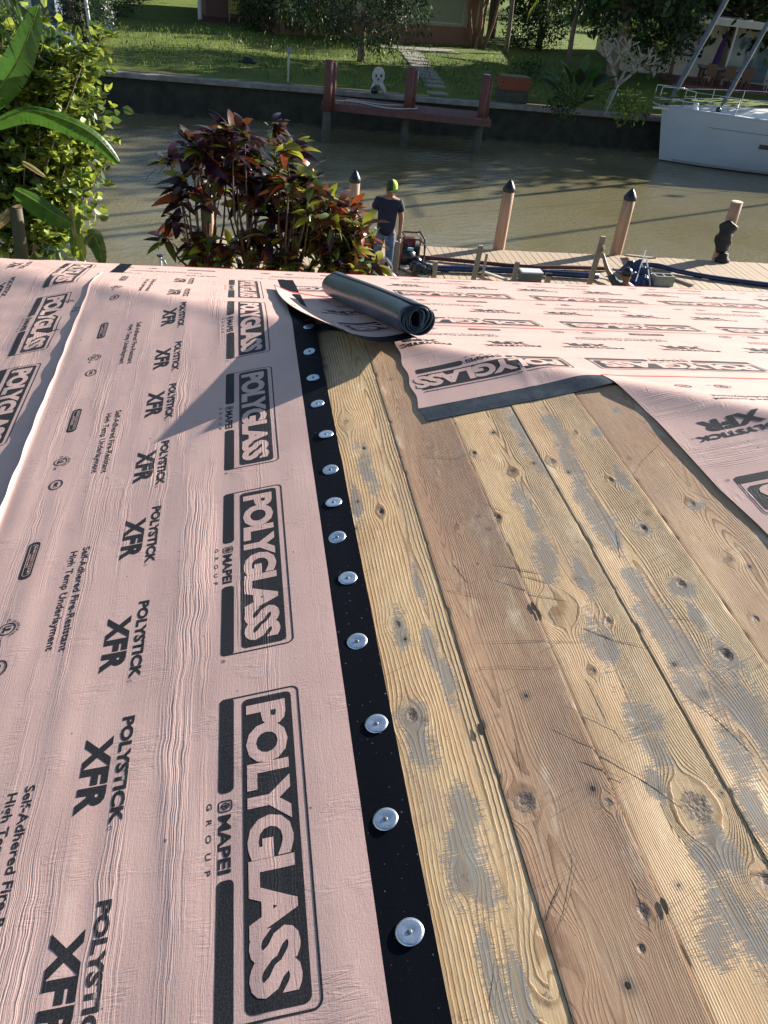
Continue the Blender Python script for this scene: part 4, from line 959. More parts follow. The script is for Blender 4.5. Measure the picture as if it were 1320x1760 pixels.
def leafcloud(name, blobs, n, size, mats, parent, shape=.45, hang=0.0, probs=None, clump=.0, outward=.5, stuff=True):
    """blobs: (cx,cy,cz,rx,ry,rz). two-quad folded leaves spread in clumps over the shell of each blob"""
    blobs = np.array(blobs, float); vol = (blobs[:, 3] * blobs[:, 4] + blobs[:, 4] * blobs[:, 5] + blobs[:, 3] * blobs[:, 5]); pr = vol / vol.sum()
    nc = max(1, n // 14); ci = rs.choice(len(blobs), nc, p=pr); B = blobs[ci]
    d = rotv(nc); rad = rs.uniform(.35, 1.08, nc) ** .6
    cen = B[:, :3] + d * rad[:, None] * B[:, 3:6]
    k = rs.randint(0, nc, n); cr = clump if clump else size * 2.2
    P = cen[k] + rs.normal(size=(n, 3)) * cr * .55
    L = d[k] * outward + rotv(n) + np.array([0, 0, -hang]); L /= np.linalg.norm(L, axis=1)[:, None]
    W = np.cross(L, rotv(n)); W /= np.linalg.norm(W, axis=1)[:, None] + 1e-9
    N_ = np.cross(L, W); s = size * rs.uniform(.6, 1.3, n)[:, None]
    wd = s * shape
    v0 = P; up_ = N_ * wd * .12; cu_ = N_ * s * -.10
    v1 = P + L * s * .32 + W * wd * .46 + up_; v2 = P + L * s * .72 + W * wd * .36 + up_ + cu_ * .5; v3 = P + L * s + cu_; v4 = P + L * s * .72 - W * wd * .36 + up_ + cu_ * .5; v5 = P + L * s * .32 - W * wd * .46 + up_
    V = np.stack([v0, v1, v2, v3, v4, v5], 1).reshape(-1, 3); i = np.arange(n)[:, None] * 6
    F = np.concatenate([i + [0, 1, 2, 3], i + [0, 3, 4, 5]], 0)
    m = rs.choice(len(mats), nc, p=probs)[k]; m = np.where(rs.rand(n) < .25, rs.choice(len(mats), n, p=probs), m)
    o = npmesh(name, V, F, mats, parent, smooth=False, mi=np.concatenate([m, m]))
    if stuff: o['kind'] = 'stuff'
    return o
def limb(b, p0, p1, r0, r1, wob=.06, n=7, seg=6):
    p0 = Vector(p0); p1 = Vector(p1); L = (p1 - p0).length
    pts = []; rad = []
    ph = R_.uniform(0, 6)
    for i in range(seg + 1):
        t = i / seg; w_ = math.sin(t * math.pi) * wob * L
        pts.append(p0.lerp(p1, t) + Vector((math.sin(ph + t * 3) * w_, math.cos(ph * 1.3 + t * 3) * w_, 0))); rad.append(r0 + (r1 - r0) * t)
    b.tube(pts, rad, n); return pts[-1]
def tree(label, base, h, r0, blobs, n, size, mats, cat='tree', grp=None, fork=None, shape=.45, hang=.2, probs=None, lean=(0, 0), name='tree', barkm='bark', clump=.0):
    t = thing(name, label, cat, base, grp); b = MB(); bx, by, bz = base
    top = Vector((bx + lean[0], by + lean[1], bz + h)); fk = fork or h * .5
    f = Vector((bx + lean[0] * .5, by + lean[1] * .5, bz + fk))
    limb(b, (bx, by, bz - .1), f, r0, r0 * .75, .03, 10)
    for bl in blobs:
        limb(b, f, (bl[0], bl[1], bl[2] - bl[5] * .3), r0 * .55, r0 * .15, .07, 6)
        c = Vector(bl[:3])
        for k in range(3): limb(b, c.lerp(f, .35), c + Vector((R_.uniform(-.7, .7) * bl[3], R_.uniform(-.7, .7) * bl[4], R_.uniform(-.4, .7) * bl[5])), r0 * .22, r0 * .05, .08, 5, 4)
    b.build('trunk', M[barkm], t, smooth=True)
    leafcloud('crown', blobs, n, size, [M[k] for k in mats], t, shape, hang, probs, clump)
    return t
def single_leaf(name, L_, W_, m, bend=.25, fold=.18, seg=6, tip=1.3, wav=.0):
    V = []; F = []
    for i in range(seg + 1):
        t = i / seg; w_ = W_ * .5 * math.sin(math.pi * min(1, t ** .85 * .97 + .02)) ** .8; z = -bend * L_ * t * t; y = L_ * t * (1 - .1 * t)
        wz = wav * math.sin(t * 9)
        V += [(-w_, y, z + fold * w_ + wz), (0, y, z), (w_, y, z + fold * w_ - wz)]
    for i in range(seg): a = i * 3; F += [(a, a + 1, a + 4, a + 3), (a + 1, a + 2, a + 5, a + 4)]
    me = bpy.data.meshes.new(name); me.from_pydata(V, [], F); me.materials.append(m); me.polygons.foreach_set('use_smooth', [True] * len(F)); return me
def place_leaf(me, p, d, parent, roll=0.0, s=1.0, name='leaf'):
    o = bpy.data.objects.new(name, me); C.objects.link(o); o.location = p
    d = Vector(d).normalized(); q = d.to_track_quat('Y', 'Z'); o.rotation_euler = (q.to_matrix() @ Matrix.Rotation(roll, 3, 'Y')).to_euler(); o.scale = (s, s, s); setpar(o, parent); return o

# croton shrub behind the eave
cr = thing('croton_shrub', 'tall shrub with dark purple, bronze, red and yellow leaves behind the eave', 'shrub', (.45, 9.4, 0))
b = MB(); tips = []
outline = [(290, 262), (300, 370), (330, 240), (365, 222), (395, 212), (430, 235), (470, 205), (505, 250), (535, 300), (565, 330), (590, 360), (620, 385), (640, 405), (645, 440), (285, 395), (320, 300), (350, 330), (400, 290), (450, 300), (500, 330), (540, 380), (580, 400), (610, 430), (470, 360), (430, 400), (380, 440), (500, 420), (560, 440), (340, 455), (420, 455), (480, 455), (530, 455), (590, 455), (630, 460), (400, 250), (440, 265), (480, 280), (515, 300), (360, 265), (455, 330), (500, 370), (545, 350), (570, 375), (600, 410), (450, 430), (520, 400), (340, 270), (310, 330), (490, 240), (420, 220), (380, 300), (555, 410), (480, 310), (410, 330), (530, 335), (460, 400), (590, 425), (505, 350)]
stems = [(Vector((-.25, 9.3, 0)), Vector((-.38, 9.3, 1.75))), (Vector((.15, 9.4, 0)), Vector((.12, 9.35, 1.8))), (Vector((.5, 9.3, 0)), Vector((.62, 9.3, 1.7))), (Vector((.9, 9.4, 0)), Vector((1.15, 9.4, 1.65)))]
for a, c_ in stems: limb(b, a, c_, .035, .028, .03, 7)
for k in range(46):
    t_ = R_.random(); px = 330 + 290 * t_; lo = 245 + max(0, (px - 480)) * .85
    outline.append((px + R_.uniform(-15, 15), R_.uniform(lo, 460) if px > 430 else R_.uniform(245, 300) if R_.random() < .6 else R_.uniform(400, 460)))
for k, (px, py) in enumerate(outline):
    tp_ = at(px, py + 8, 9.3 + R_.uniform(-.35, .5))
    st = min(stems, key=lambda s_: abs(s_[1].x - tp_.x) + R_.uniform(0, .15))
    s0 = st[0].lerp(st[1], R_.uniform(.7, 1.0)) if tp_.z > 1.9 else st[0].lerp(st[1], R_.uniform(.5, .8))
    mid = s0.lerp(tp_, .55) + Vector((R_.uniform(-.08, .08), R_.uniform(-.08, .08), -.05))
    b.tube([s0, mid, tp_], [.018, .012, .007], 5); tips.append(tp_)
b.build('stems', M['stemb'], cr, smooth=True)
cl = {}
for key in ('lf_purple', 'lf_bronze', 'lf_red', 'lf_yel', 'lf_olive'):
    cl[key] = [single_leaf('croton_leaf', .25, .092, M[key], .35, .15), single_leaf('croton_leaf', .21, .095, M[key], .15, .2), single_leaf('croton_leaf', .29, .080, M[key], .55, .12)]
cnt = 0; smv = []
for k, tp_ in enumerate(tips):
    px, py = outline[k]
    if px < 480 and not (py > 420): pr_ = [.50, .25, .06, .07, .12]
    else: pr_ = [.20, .27, .09, .22, .22]
    nl_ = 22
    for j in range(nl_):
        key = ('lf_purple', 'lf_bronze', 'lf_red', 'lf_yel', 'lf_olive')[rs.choice(5, p=pr_)]
        az = R_.uniform(0, 2 * math.pi); el = R_.uniform(-.35, 1.1)
        d = Vector((math.cos(az) * math.cos(el), math.sin(az) * math.cos(el), math.sin(el)))
        p = tp_ + Vector((R_.uniform(-.02, .02), R_.uniform(-.02, .02), R_.uniform(-.10, .03)))
        if cnt < 300 and (j < 6): place_leaf(cl[key][R_.randrange(3)], p, d, cr, R_.uniform(-.8, .8), R_.uniform(.7, 1.25)); cnt += 1
        else: smv.append((key, R_.randrange(3), p, d, R_.uniform(-.8, .8), R_.uniform(.65, 1.15)))
def joined_leaves(name, items, table, parent):
    keys = sorted({k for k, *_ in items}); mats = [table[k][0].materials[0] for k in keys]; V = []; F = []; mi = []
    cache = {(k, v): (np.array([x.co[:] for x in table[k][v].vertices]), np.array([list(f.vertices) for f in table[k][v].polygons])) for k in keys for v in range(len(table[k]))}
    n = 0
    for k, v, p, d, ro, s in items:
        vs, fs = cache[(k, v)]; q = (Vector(d).normalized().to_track_quat('Y', 'Z').to_matrix() @ Matrix.Rotation(ro, 3, 'Y')); Mx = np.array(q)
        V.append(vs @ Mx.T * s + np.array(p)); F.append(fs + n); mi += [keys.index(k)] * len(fs); n += len(vs)
    o = npmesh(name, np.concatenate(V), np.concatenate(F), mats, parent, mi=mi); o['kind'] = 'stuff'; return o
joined_leaves('foliage', smv, cl, cr)

# clusia-like tree at the left edge
ct = thing('broadleaf_tree', 'bright yellow-green tree with round leaves filling the upper left edge', 'tree', (-2.3, 9.8, 0))
b = MB(); limb(b, (-2.35, 9.8, 0), (-2.3, 9.7, 2.2), .09, .06, .03)
fan = [(180, 55), (165, 75), (140, 90), (115, 100), (90, 110), (150, 120), (60, 120), (30, 110), (70, 150), (100, 140), (130, 160), (155, 175), (60, 190), (95, 180), (20, 160), (40, 200), (110, 200), (75, 220), (140, 215), (185, 250), (200, 262), (165, 240), (20, 230), (50, 250), (100, 250), (125, 300), (90, 290), (30, 280), (60, 310), (110, 330), (130, 340), (20, 320), (45, 350), (85, 350), (110, 375), (20, 130), (5, 190), (10, 60), (40, 80), (75, 65), (135, 130), (100, 225), (140, 200), (130, 320), (10, 350), (80, 130), (45, 155), (60, 270), (120, 280), (90, 320), (-15, 100), (-20, 180), (-20, 260), (150, 100), (110, 80), (30, 395), (70, 385), (100, 400), (10, 250), (50, 130)]
rl = [[single_leaf('round_leaf', .095, .074, M[k], .1, .25, 4), single_leaf('round_leaf', .115, .080, M[k], .25, .2, 4)] for k in ('lf_lit', 'lf_mid', 'lf_olive')]
tabl = {'lf_lit': rl[0], 'lf_mid': rl[1], 'lf_olive': rl[2]}; items = []; cnt = 0
for k, (px, py) in enumerate(fan):
    Yd = 9.5 + R_.uniform(-.3, .8); tp_ = at(px - 6, py + 4, Yd)
    s0 = Vector((-2.5, 9.85, min(tp_.z - .1, R_.uniform(1.4, 3.0)))); b.tube([s0, s0.lerp(tp_, .5) + Vector((0, 0, -.15)), tp_], [.016, .010, .005], 5)
    dirm = (tp_ - s0).normalized()
    for r_ in range(10):
        cpt = tp_ - dirm * (.06 * r_) + Vector((R_.gauss(0, .10), R_.gauss(0, .14), R_.gauss(0, .10)))
        for j in range(11):
            az = 2 * math.pi * j / 11 + R_.uniform(-.3, .3); el = R_.uniform(.0, .9)
            d = (Vector((math.cos(az) * math.cos(el), math.sin(az) * math.cos(el), math.sin(el))) + dirm * .4).normalized()
            key = ('lf_lit', 'lf_mid', 'lf_olive')[rs.choice(3, p=[.58, .30, .12])]; p = cpt + d * .01
            if cnt < 300 and r_ == 0 and j % 2 == 0: place_leaf(tabl[key][j % 2], p, d, ct, R_.uniform(-.5, .5), R_.uniform(.8, 1.2)); cnt += 1
            else: items.append((key, j % 2, p, d, R_.uniform(-.5, .5), R_.uniform(.75, 1.2)))
b.build('branches', M['bark'], ct, smooth=True)
joined_leaves('foliage', items, tabl, ct)
bl_ = []
for px, py, r_ in ((30, 90, .30), (70, 130, .30), (120, 110, .22), (20, 180, .35), (80, 200, .33), (130, 170, .22), (30, 260, .35), (90, 270, .33), (40, 330, .33), (100, 340, .25), (140, 225, .10), (30, 390, .3), (-20, 140, .35), (-20, 300, .4), (95, 385, .2)):
    p_ = at(px, py, 9.9); bl_.append((p_.x, p_.y, p_.z, r_, r_ * 1.3, r_))
leafcloud('inner_foliage', bl_, 9000, .105, [M['lf_lit'], M['lf_mid'], M['lf_olive']], ct, shape=.75, probs=[.5, .35, .15], outward=.6)

# banana plant: each big leaf a part
bp = thing('banana_plant', 'banana plant with long torn green leaves growing among the round-leaved tree', 'plant', (-2.2, 8.9, 0))
b = MB(); limb(b, (-2.25, 8.9, 0), (-2.2, 8.8, 2.4), .09, .06, .02, 10); limb(b, (-1.56, 8.9, 0), (-1.5, 8.9, 1.55), .045, .035, .02, 8); b.build('stem', mat('banana_stem', (.04, .05, .02), .7, col2=(.09, .06, .035), vscale=7, stretch=(1, 1, .2)), bp, smooth=True)
def big_leaf(pts, wd, m, fold=.25, droop=0.1, name='leaf', flip=1):
    """leaf blade along a curved midrib with torn strips"""
    P = []
    n = 30
    pv = [Vector(p) for p in pts]
    for i in range(n + 1):
        t = i / n * (len(pv) - 1); k = min(int(t), len(pv) - 2); u = t - k
        p0 = pv[max(k - 1, 0)]; p1 = pv[k]; p2 = pv[k + 1]; p3 = pv[min(k + 2, len(pv) - 1)]
        P.append(.5 * ((2 * p1) + (p2 - p0) * u + (2 * p0 - 5 * p1 + 4 * p2 - p3) * u * u + (3 * p1 - p0 - 3 * p2 + p3) * u ** 3))
    V = []; F = []
    view = (CAM - P[n // 2]).normalized()
    for sgn in (-1, 1):
        for i in range(n):
            tear = (R_.random() < .22); g_ = .10 if tear else 0
            row = []
            for t_, pi_ in ((i / n + g_ * .1, P[i]), ((i + 1) / n, P[i + 1])):
                tg = (P[min(i + 1, n)] - P[i]).normalized(); sd = tg.cross(view).normalized() * sgn
                w_ = wd * .5 * (math.sin(math.pi * min(1, t_ * .93 + .06)) ** .55)
                row.append((pi_, pi_ + sd * w_ * .5 + view * (-fold * w_ * .35) + Vector((0, 0, -droop * w_ * .2)), pi_ + sd * w_ + view * (-fold * w_) + Vector((0, 0, -droop * w_)) - tg * (.03 * wd if tear else 0)))
            bI = len(V); V += [*row[0], *row[1]]; F += [(bI, bI + 1, bI + 4, bI + 3), (bI + 1, bI + 2, bI + 5, bI + 4)]
    mb = MB(); mb.add(V, F); mb.tube(P, [.010 * (1 - .7 * i / n) for i in range(n + 1)], 5, 1)
    return mb.build(name, [m, M['lf_lit']], bp, smooth=True)
A_ = at
big_leaf([A_(-40, 190, 8.8), A_(0, 150, 8.8), A_(35, 95, 8.8), A_(66, 10, 8.9)], .27, M['lf_ban'], .3)
big_leaf([A_(-15, 215, 8.7), A_(45, 190, 8.7), A_(110, 205, 8.7), A_(165, 235, 8.75), A_(205, 280, 8.8)], .17, M['lf_ban'], .5, .5)
big_leaf([A_(25, 325, 8.7), A_(60, 345, 8.7), A_(95, 368, 8.7), A_(125, 385, 8.75)], .20, M['lf_ban'], .4, .4)
big_leaf([A_(148, 420, 8.9), A_(160, 405, 8.9), A_(170, 425, 8.9), A_(176, 455, 8.95)], .16, M['lf_mid'], .6, .5)
big_leaf([A_(128, 440, 8.9), A_(128, 400, 8.9), A_(136, 365, 8.9)], .10, M['lf_ban'], .3)
big_leaf([A_(140, 450, 8.9), A_(138, 425, 8.9), A_(136, 400, 8.9)], .12, M['lf_lit'], .3)
big_leaf([A_(150, 400, 8.9), A_(165, 402, 8.9), A_(176, 420, 8.9)], .10, M['lf_mid'], .3)
big_leaf([A_(-20, 400, 8.8), A_(10, 372, 8.8), A_(38, 352, 8.8)], .10, M['lf_dry'], .5, name='dry_leaf')
big_leaf([A_(38, 278, 8.8), A_(55, 288, 8.8), A_(78, 304, 8.8)], .05, M['lf_dry'], .5, name='dry_leaf')
big_leaf([A_(120, 345, 8.8), A_(124, 380, 8.8), A_(130, 410, 8.8)], .05, M['lf_dry'], .5, name='dry_leaf')
# thin palm fronds hanging at the very top left
pf = thing('palm_frond_tree', 'thin yellow-green palm fronds hanging in the top left corner', 'palm', (-3.4, 9.2, 0))
b = MB(); limb(b, (-3.4, 9.2, 0), (-3.3, 9.1, 4.6), .1, .07, .02); b.build('trunk', M['bark'], pf, smooth=True)
b = MB()
for s_ in range(3):
    r0 = Vector((-3.3, 9.1, 4.6)); r1 = at((-20, 20, 62)[s_], (90, 60, 32)[s_], 8.8); mid = r0.lerp(r1, .5) + Vector((0, 0, .3)); pp = [r0, mid, r1]; b.tube(pp, [.02, .012, .005], 5)
    for k in range(26):
        t = .25 + .75 * k / 26; p = (r0.lerp(mid, t * 2) if t < .5 else mid.lerp(r1, t * 2 - 1)); sd = (-1) ** k
        q = p + Vector((.16 * R_.uniform(.2, 1), -.12 * sd, -.42 * R_.uniform(.7, 1.1))); wv_ = Vector((.012, .006, 0))
        b.add([p - wv_, p + wv_, q], [(0, 1, 2)])
b.build('frond', M['lf_mid'], pf)
# fence, teal sheet and pale boulder bottom left
fe = thing('picket_fence', 'weathered narrow picket fence below the left tree', 'fence', (-3.3, 12.6, 0))
pk0 = MB().box((0, 0, .62), (.045, .02, 1.24)).build('picket', M['lightboard']); f_ = True
for k in range(24):
    o = pk0 if k == 0 else pk0.copy()
    if k: C.objects.link(o)
    o.location = (-4.05 + k * .062, 12.55 - k * .006, R_.uniform(-.03, .03)); o.rotation_euler = (R_.uniform(-.02, .02), R_.uniform(-.02, .04), 0); setpar(o, fe)
MB().beam((-4.1, 12.58, .35), (-2.6, 12.43, .35), .03, .07).beam((-4.1, 12.58, .95), (-2.6, 12.43, .95), .03, .07).build('rail', M['stake'], fe)
sh = thing('corrugated_sheet', 'grey-green corrugated sheet leaning beside the picket fence', 'sheet', (-2.75, 12.2, 0))
nn = 50; uu = np.linspace(0, 1, nn); V = []
for z_ in (0, 1):
    for u in uu: V.append((-3.02 + .42 * u + .12 * z_, 12.2 + .012 * math.sin(u * 60) + .1 * z_, .0 + z_ * (1.0 - .15 * u)))
npmesh('panel', np.array(V), gridfaces(2, nn), mat('grey_green_sheet', (.14, .22, .20), .5, var=.2, vscale=4), sh)
bo = MB().lathe((-2.45, 12.4, 0), [(.30, -.1), (.33, .15), (.30, .45), (.22, .75), (.12, .92), (.02, .97)], 20, 0, .8, .8); bo.v = [(v[0] + .05 * float(vn(v[2] * 4, v[0] * 5, 4)), v[1], v[2]) for v in bo.v]
o = bo.build('boulder', mat('pale_stone', (.34, .33, .30), .85, var=.2, vscale=3, bump=.01, bscale=14), smooth=True); tag(o, 'pale rounded standing stone behind the eave at the left', 'stone')
# ================================================================ far bank
def gz(x, y): return .33 + .06 * float(vn(x * .35, y * .35, 3)) + .02 * float(vn(x * 1.5, y * 1.5, 4)) + .05 * min(max(y - 33, 0), 3) / 3
sw = thing('seawall', 'long stained concrete seawall holding back the far lawn', 'wall', (5, 32.2, -1))
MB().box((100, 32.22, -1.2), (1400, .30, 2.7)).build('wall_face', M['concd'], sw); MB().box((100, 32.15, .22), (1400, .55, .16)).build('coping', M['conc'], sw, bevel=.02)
b = MB()
rocks = rs.uniform(-25, 30, (260, 1))[:, 0]
for x in rocks:
    r = R_.uniform(.10, .26); b.lathe((x, 31.95 - R_.uniform(0, .5), -1.05), [(r * .5, -.1), (r, .02), (r * .8, r * .6), (.02, r * .9)], 6, 0, 1.3, .9)
o = b.build('bank_rubble', M['concd']); tag(o, 'dark rocks and oysters heaped along the foot of the far seawall', 'rocks', kind='stuff')
gt = leafcloud('grass_tufts', [(x, 32.62, .38, .6, .10, .03) for x in np.arange(-8, 17, .9)] + [(x, y, .41, .7, .7, .02) for x in np.arange(-7, 16, 1.4) for y in np.arange(33.4, 45, 1.5)], 16000, .13, [M['lf_mid'], M['lf_dark'], M['lf_lit']], None, shape=.16, hang=-1.6, probs=[.5, .3, .2])
tag(gt, 'uneven grass tufts growing over the far lawn and its seawall edge', 'grass', kind='stuff')
# far dock
M['reddeck'] = mat('dull_red_deck_paint', (.10, .040, .038), .75, col2=(.15, .075, .068), vscale=7, bump=.003, bscale=40)
M['redpile'] = mat('dull_red_piling', (.13, .045, .04), .7, var=.3, vscale=6)
M['pilebot'] = mat('barnacled_grey_piling', (.075, .075, .06), .85, var=.3, vscale=9, bump=.01, bscale=30)
M['white'] = mat('white_paint', (.72, .72, .70), .45, var=.06, vscale=5)
M['offwh'] = mat('aged_white_plastic', (.46, .46, .43), .5, var=.15, vscale=8)
D0 = atz(553, 176, .25); D1 = atz(845, 207, .25); dd = (D1 - D0).normalized(); dn = Vector((-dd.y, dd.x, 0))
fd = thing('far_dock', 'dull red painted timber dock against the far seawall', 'dock', tuple((D0 + D1) / 2))
Ld = (D1 - D0).length; nb = int(Ld / .15); pl = MB().box((0, 0, 0), (.142, 1.0, .035)).build('plank', M['reddeck'])
for k in range(nb):
    o = pl if k == 0 else pl.copy()
    if k: C.objects.link(o)
    c_ = D0 + dd * (.075 + k * .15) + dn * .75; o.location = (c_.x, c_.y, .23 + R_.uniform(-.004, .004)); o.scale = (1, 1.5, 1); o.rotation_euler = (0, 0, math.atan2(dd.y, dd.x)); setpar(o, fd)
MB().beam(D0 - Vector((0, 0, .12)), D1 - Vector((0, 0, .12)), .06, .19).build('stringer', M['reddeck'], fd)
for (px, py, yt, lb) in ((560, 203, 103, 'left red mooring post of the far dock'), (697, 213, 116, 'middle red mooring post of the far dock'), (823, 222, 128, 'right red mooring post of the far dock, cut top pale')):
    q0 = atz(px + 2, 178 if px < 600 else 186 if px < 750 else 200, .25); base = Vector((q0.x, q0.y - .12, -.9)); tp0 = at({560: 565, 697: 706, 823: 837}[px], yt, base.y); h = tp0.z + .9; t = thing('mooring_post', lb, 'post', tuple(base), 'red posts of the far dock')
    MB().lathe(base, [(.15, -1.5), (.15, .25), (.13, .95)], 12).build('lower_post', M['pilebot'], t, smooth=True)
    MB().lathe(base + Vector((0, 0, .95)), [(.145, 0), (.14, .6), (.135, h - .95)], 12).lathe(base + Vector((.17, .1, .95)), [(.10, 0), (.10, h - 1.02)], 10).build('post', M['redpile'], t, smooth=True)
    MB().lathe(base + Vector((0, 0, h - .004)), [(.133, 0), (.12, .01), (.01, .015)], 12).build('end_grain', M['offwh'] if px > 800 else M['redpile'], t)  # only the right post has an off-white cut end
hp = []
for k in range(40): t_ = k / 39; q_ = D0 + dd * (.3 + 2.9 * (t_ * 1.0)) + dn * (.35 + .28 * math.sin(t_ * 7) + (.5 if k > 30 else 0) * 0); hp.append((q_.x, q_.y, .28))
for k in range(26): t_ = k / 25; q_ = D0 + dd * (3.2 - 2.4 * t_) + dn * (.75 + .12 * math.sin(t_ * 9)); hp.append((q_.x, q_.y, .28))
o = MB().tube(hp, .022, 6).build('white_hose', M['offwh'], smooth=True); tag(o, 'white hose snaking over the red far dock', 'hose')
# rounded white garden chair-like ornament
c0 = atz(648, 160, .30); dg_ = thing('garden_ornament', 'white rounded lawn ornament with dark openings standing behind the red dock', 'ornament', tuple(c0)); gx_, gy_, gz_ = c0
b = MB(); b.lathe((gx_, gy_, gz_ + .42), [(.03, .42), (.14, .38), (.22, .24), (.23, .08), (.17, -.08), (.12, -.16)][::-1], 18, 0, 1, .35); b.build('back', M['offwh'], dg_, smooth=True)
MB().tube([(gx_ - .12, gy_ - .04, gz_ + .34), (gx_ - .22, gy_ - .12, gz_ + .15), (gx_ - .27, gy_ - .15, gz_)], [.05, .05, .035], 8).tube([(gx_ + .10, gy_ - .04, gz_ + .34), (gx_ + .20, gy_ - .12, gz_ + .16), (gx_ + .28, gy_ - .15, gz_)], [.08, .08, .05], 8).tube([(gx_ - .08, gy_, gz_ + .32), (gx_ + .1, gy_ - .02, gz_ + .3)], .08, 8).build('legs', M['offwh'], dg_, smooth=True)
for (ox, oz, r1, r2) in ((-.09, .56, .035, .05), (.09, .57, .035, .05), (0, .46, .03, .045)):
    MB().lathe((gx_ + ox, gy_ - .075, gz_ + oz), [(.004, -r2), (r1, -r2 * .5), (r1, r2 * .5), (.004, r2)], 10, 0, 1, .35).build('dark_opening', M['capm'], dg_)
MB().lathe((gx_ - .12, gy_ - .18, gz_ + .02), [(.10, 0), (.15, .05), (.13, .16), (.05, .22)], 12).build('dark_base', M['capm'], dg_, smooth=True)
c0 = atz(715, 150, .33); 
p0 = atz(495, 137, .38); t = thing('utility_pedestal', 'slim pale post with a small meter box by the seawall', 'post', tuple(p0))
MB().tube([p0 - Vector((0, 0, .1)), p0 + Vector((0, 0, .92))], .035, 8).build('post', M['offwh'], t); MB().box(p0 + Vector((.03, -.03, .93)), (.16, .12, .2)).build('meter_box', mat('grey_blue_box', (.20, .25, .30), .5), t, bevel=.01)
p0 = atz(717, 143, .35); o = MB().tube([p0, p0 + Vector((0, 0, .45))], .03, 8).build('white_pipe', M['white']); tag(o, 'short white pipe beside the middle red dock post', 'pipe')
p0 = atz(425, 108, .4); o = MB().lathe((0, 0, 0), [(.32, 0), (.38, .05), (.22, .14), (.12, .2), (.02, .22)], 9, 0, 1, .5).build('hose_coil', M['capm'], loc=p0); tag(o, 'dark coiled heap lying on the shaded lawn', 'coil')
# stone path: separate flags
path = thing('stone_path', 'path of worn pale flagstones crossing the far lawn to the dock', 'path', (8, 38, .4))
for k in range(13):
    t_ = k / 12; px = 752 + (703 - 752) * t_; py = 158 + (88 - 158) * t_ ** .8; c_ = atz(px, py, .40); w_ = .75 + .3 * t_; a = R_.uniform(-.15, .15)
    ln = .5 + .75 * t_; z_ = gz(c_.x, c_.y) + .035
    poly = [(c_.x + (u * w_ * R_.uniform(.85, 1.05)) * .5, c_.y + v * ln * .5 * R_.uniform(.85, 1.02)) for u, v in ((-1, -1), (1, -1), (1.05, 0), (1, 1), (-1, 1), (-1.05, 0))]
    MB().prism(poly, z_ - .1, z_ + R_.uniform(0, .012)).build('flagstone', M['paver'], path)
cB = atz(700, 84, .4); MB().box((cB.x + .6, cB.y + .4, gz(cB.x, cB.y) + .03), (4.2, 1.3, .1), .15).build('flagstone', M['paver'], path)
# brick planter
pA = atz(880, 178, .25); t = thing('brick_planter', 'small red brick planter on a grey block base beside the far seawall', 'planter', tuple(pA)); M['brick'] = mat('red_brick', (.26, .075, .04), .85, var=.3, vscale=9)
MB().box(pA + Vector((0, .25, .15)), (1.10, .6, .62)).build('block_base', M['pilebot'], t)
bk = None
for r_ in range(6):
    for c_ in range(6):
        q = pA + Vector((-.50 + c_ * .2 + (.1 if r_ % 2 else 0), -.065, .50 + r_ * .068))
        if c_ == 5 and r_ % 2: continue
        if bk is None: bk = MB().box((0, 0, 0), (.19, .1, .06)).build('brick', M['brick']); oo = bk
        else: oo = bk.copy(); C.objects.link(oo)
        oo.location = q; setpar(oo, t)
MB().box(pA + Vector((0, .28, .68)), (1.08, .56, .40)).build('core', M['brick'], t)
MB().box(pA + Vector((0, .25, .895)), (1.12, .62, .03)).build('soil', mat('dry_soil', (.2, .15, .09), .9), t)

# ---- centre house
M['wallc'] = mat('cream_wall', (.46, .43, .31), .8, var=.08, vscale=2)
M['wallp'] = mat('pink_brown_dado', (.30, .15, .10), .85, var=.12, vscale=2)
M['glassd'] = mat('dark_window_glass', (.02, .025, .03), .08, spec=.8)
M['trim'] = mat('white_trim', (.62, .60, .56), .6)
M['tile'] = mat('purple_brown_roof_tile', (.13, .065, .065), .75, var=.3, vscale=6)
W0 = Vector((2.0, 47.2, .35)); W1 = Vector((13.2, 50.3, .35)); wd_ = (W1 - W0).normalized(); wn_ = Vector((wd_.y, -wd_.x, 0)); wn2 = -wn_; WL = (W1 - W0).length; wa = math.atan2(wd_.y, wd_.x)
ch = thing('bungalow', 'low house behind the mango tree with cream walls above a pinkish brown base', 'house', tuple((W0 + W1) / 2))
cc = (W0 + W1) / 2 + wn2 * 4
MB().box(cc + Vector((0, 0, 1.4)), (WL, 8, 3.0), wa).build('wall', M['wallc'], ch)
MB().box(cc + wn_ * .04 + Vector((0, 0, .38)), (WL + .1, 8.06, 1.0), wa).build('base_band', M['wallp'], ch)
def wall_pt(s_, z_, off=0.0): return W0 + wd_ * s_ + wn_ * off + Vector((0, 0, z_))
for s_ in (.0, 3.6, 5.7, 10.9): MB().box(wall_pt(s_ + .2, 1.4, .09), (.45, .14, 2.9), wa).build('pilaster', M['wallp'], ch)
for s_, wid in ((2.0, 2.4), (8.4, 4.3)):
    f_ = MB().box(wall_pt(s_, 1.75, .03), (wid, .1, 1.5), wa).build('window', M['trim'], ch); MB().box(wall_pt(s_, 1.75, .07), (wid - .12, .04, 1.38), wa).build('shade_panel', mat('pale_olive_shade', (.30, .31, .22), .6), f_)
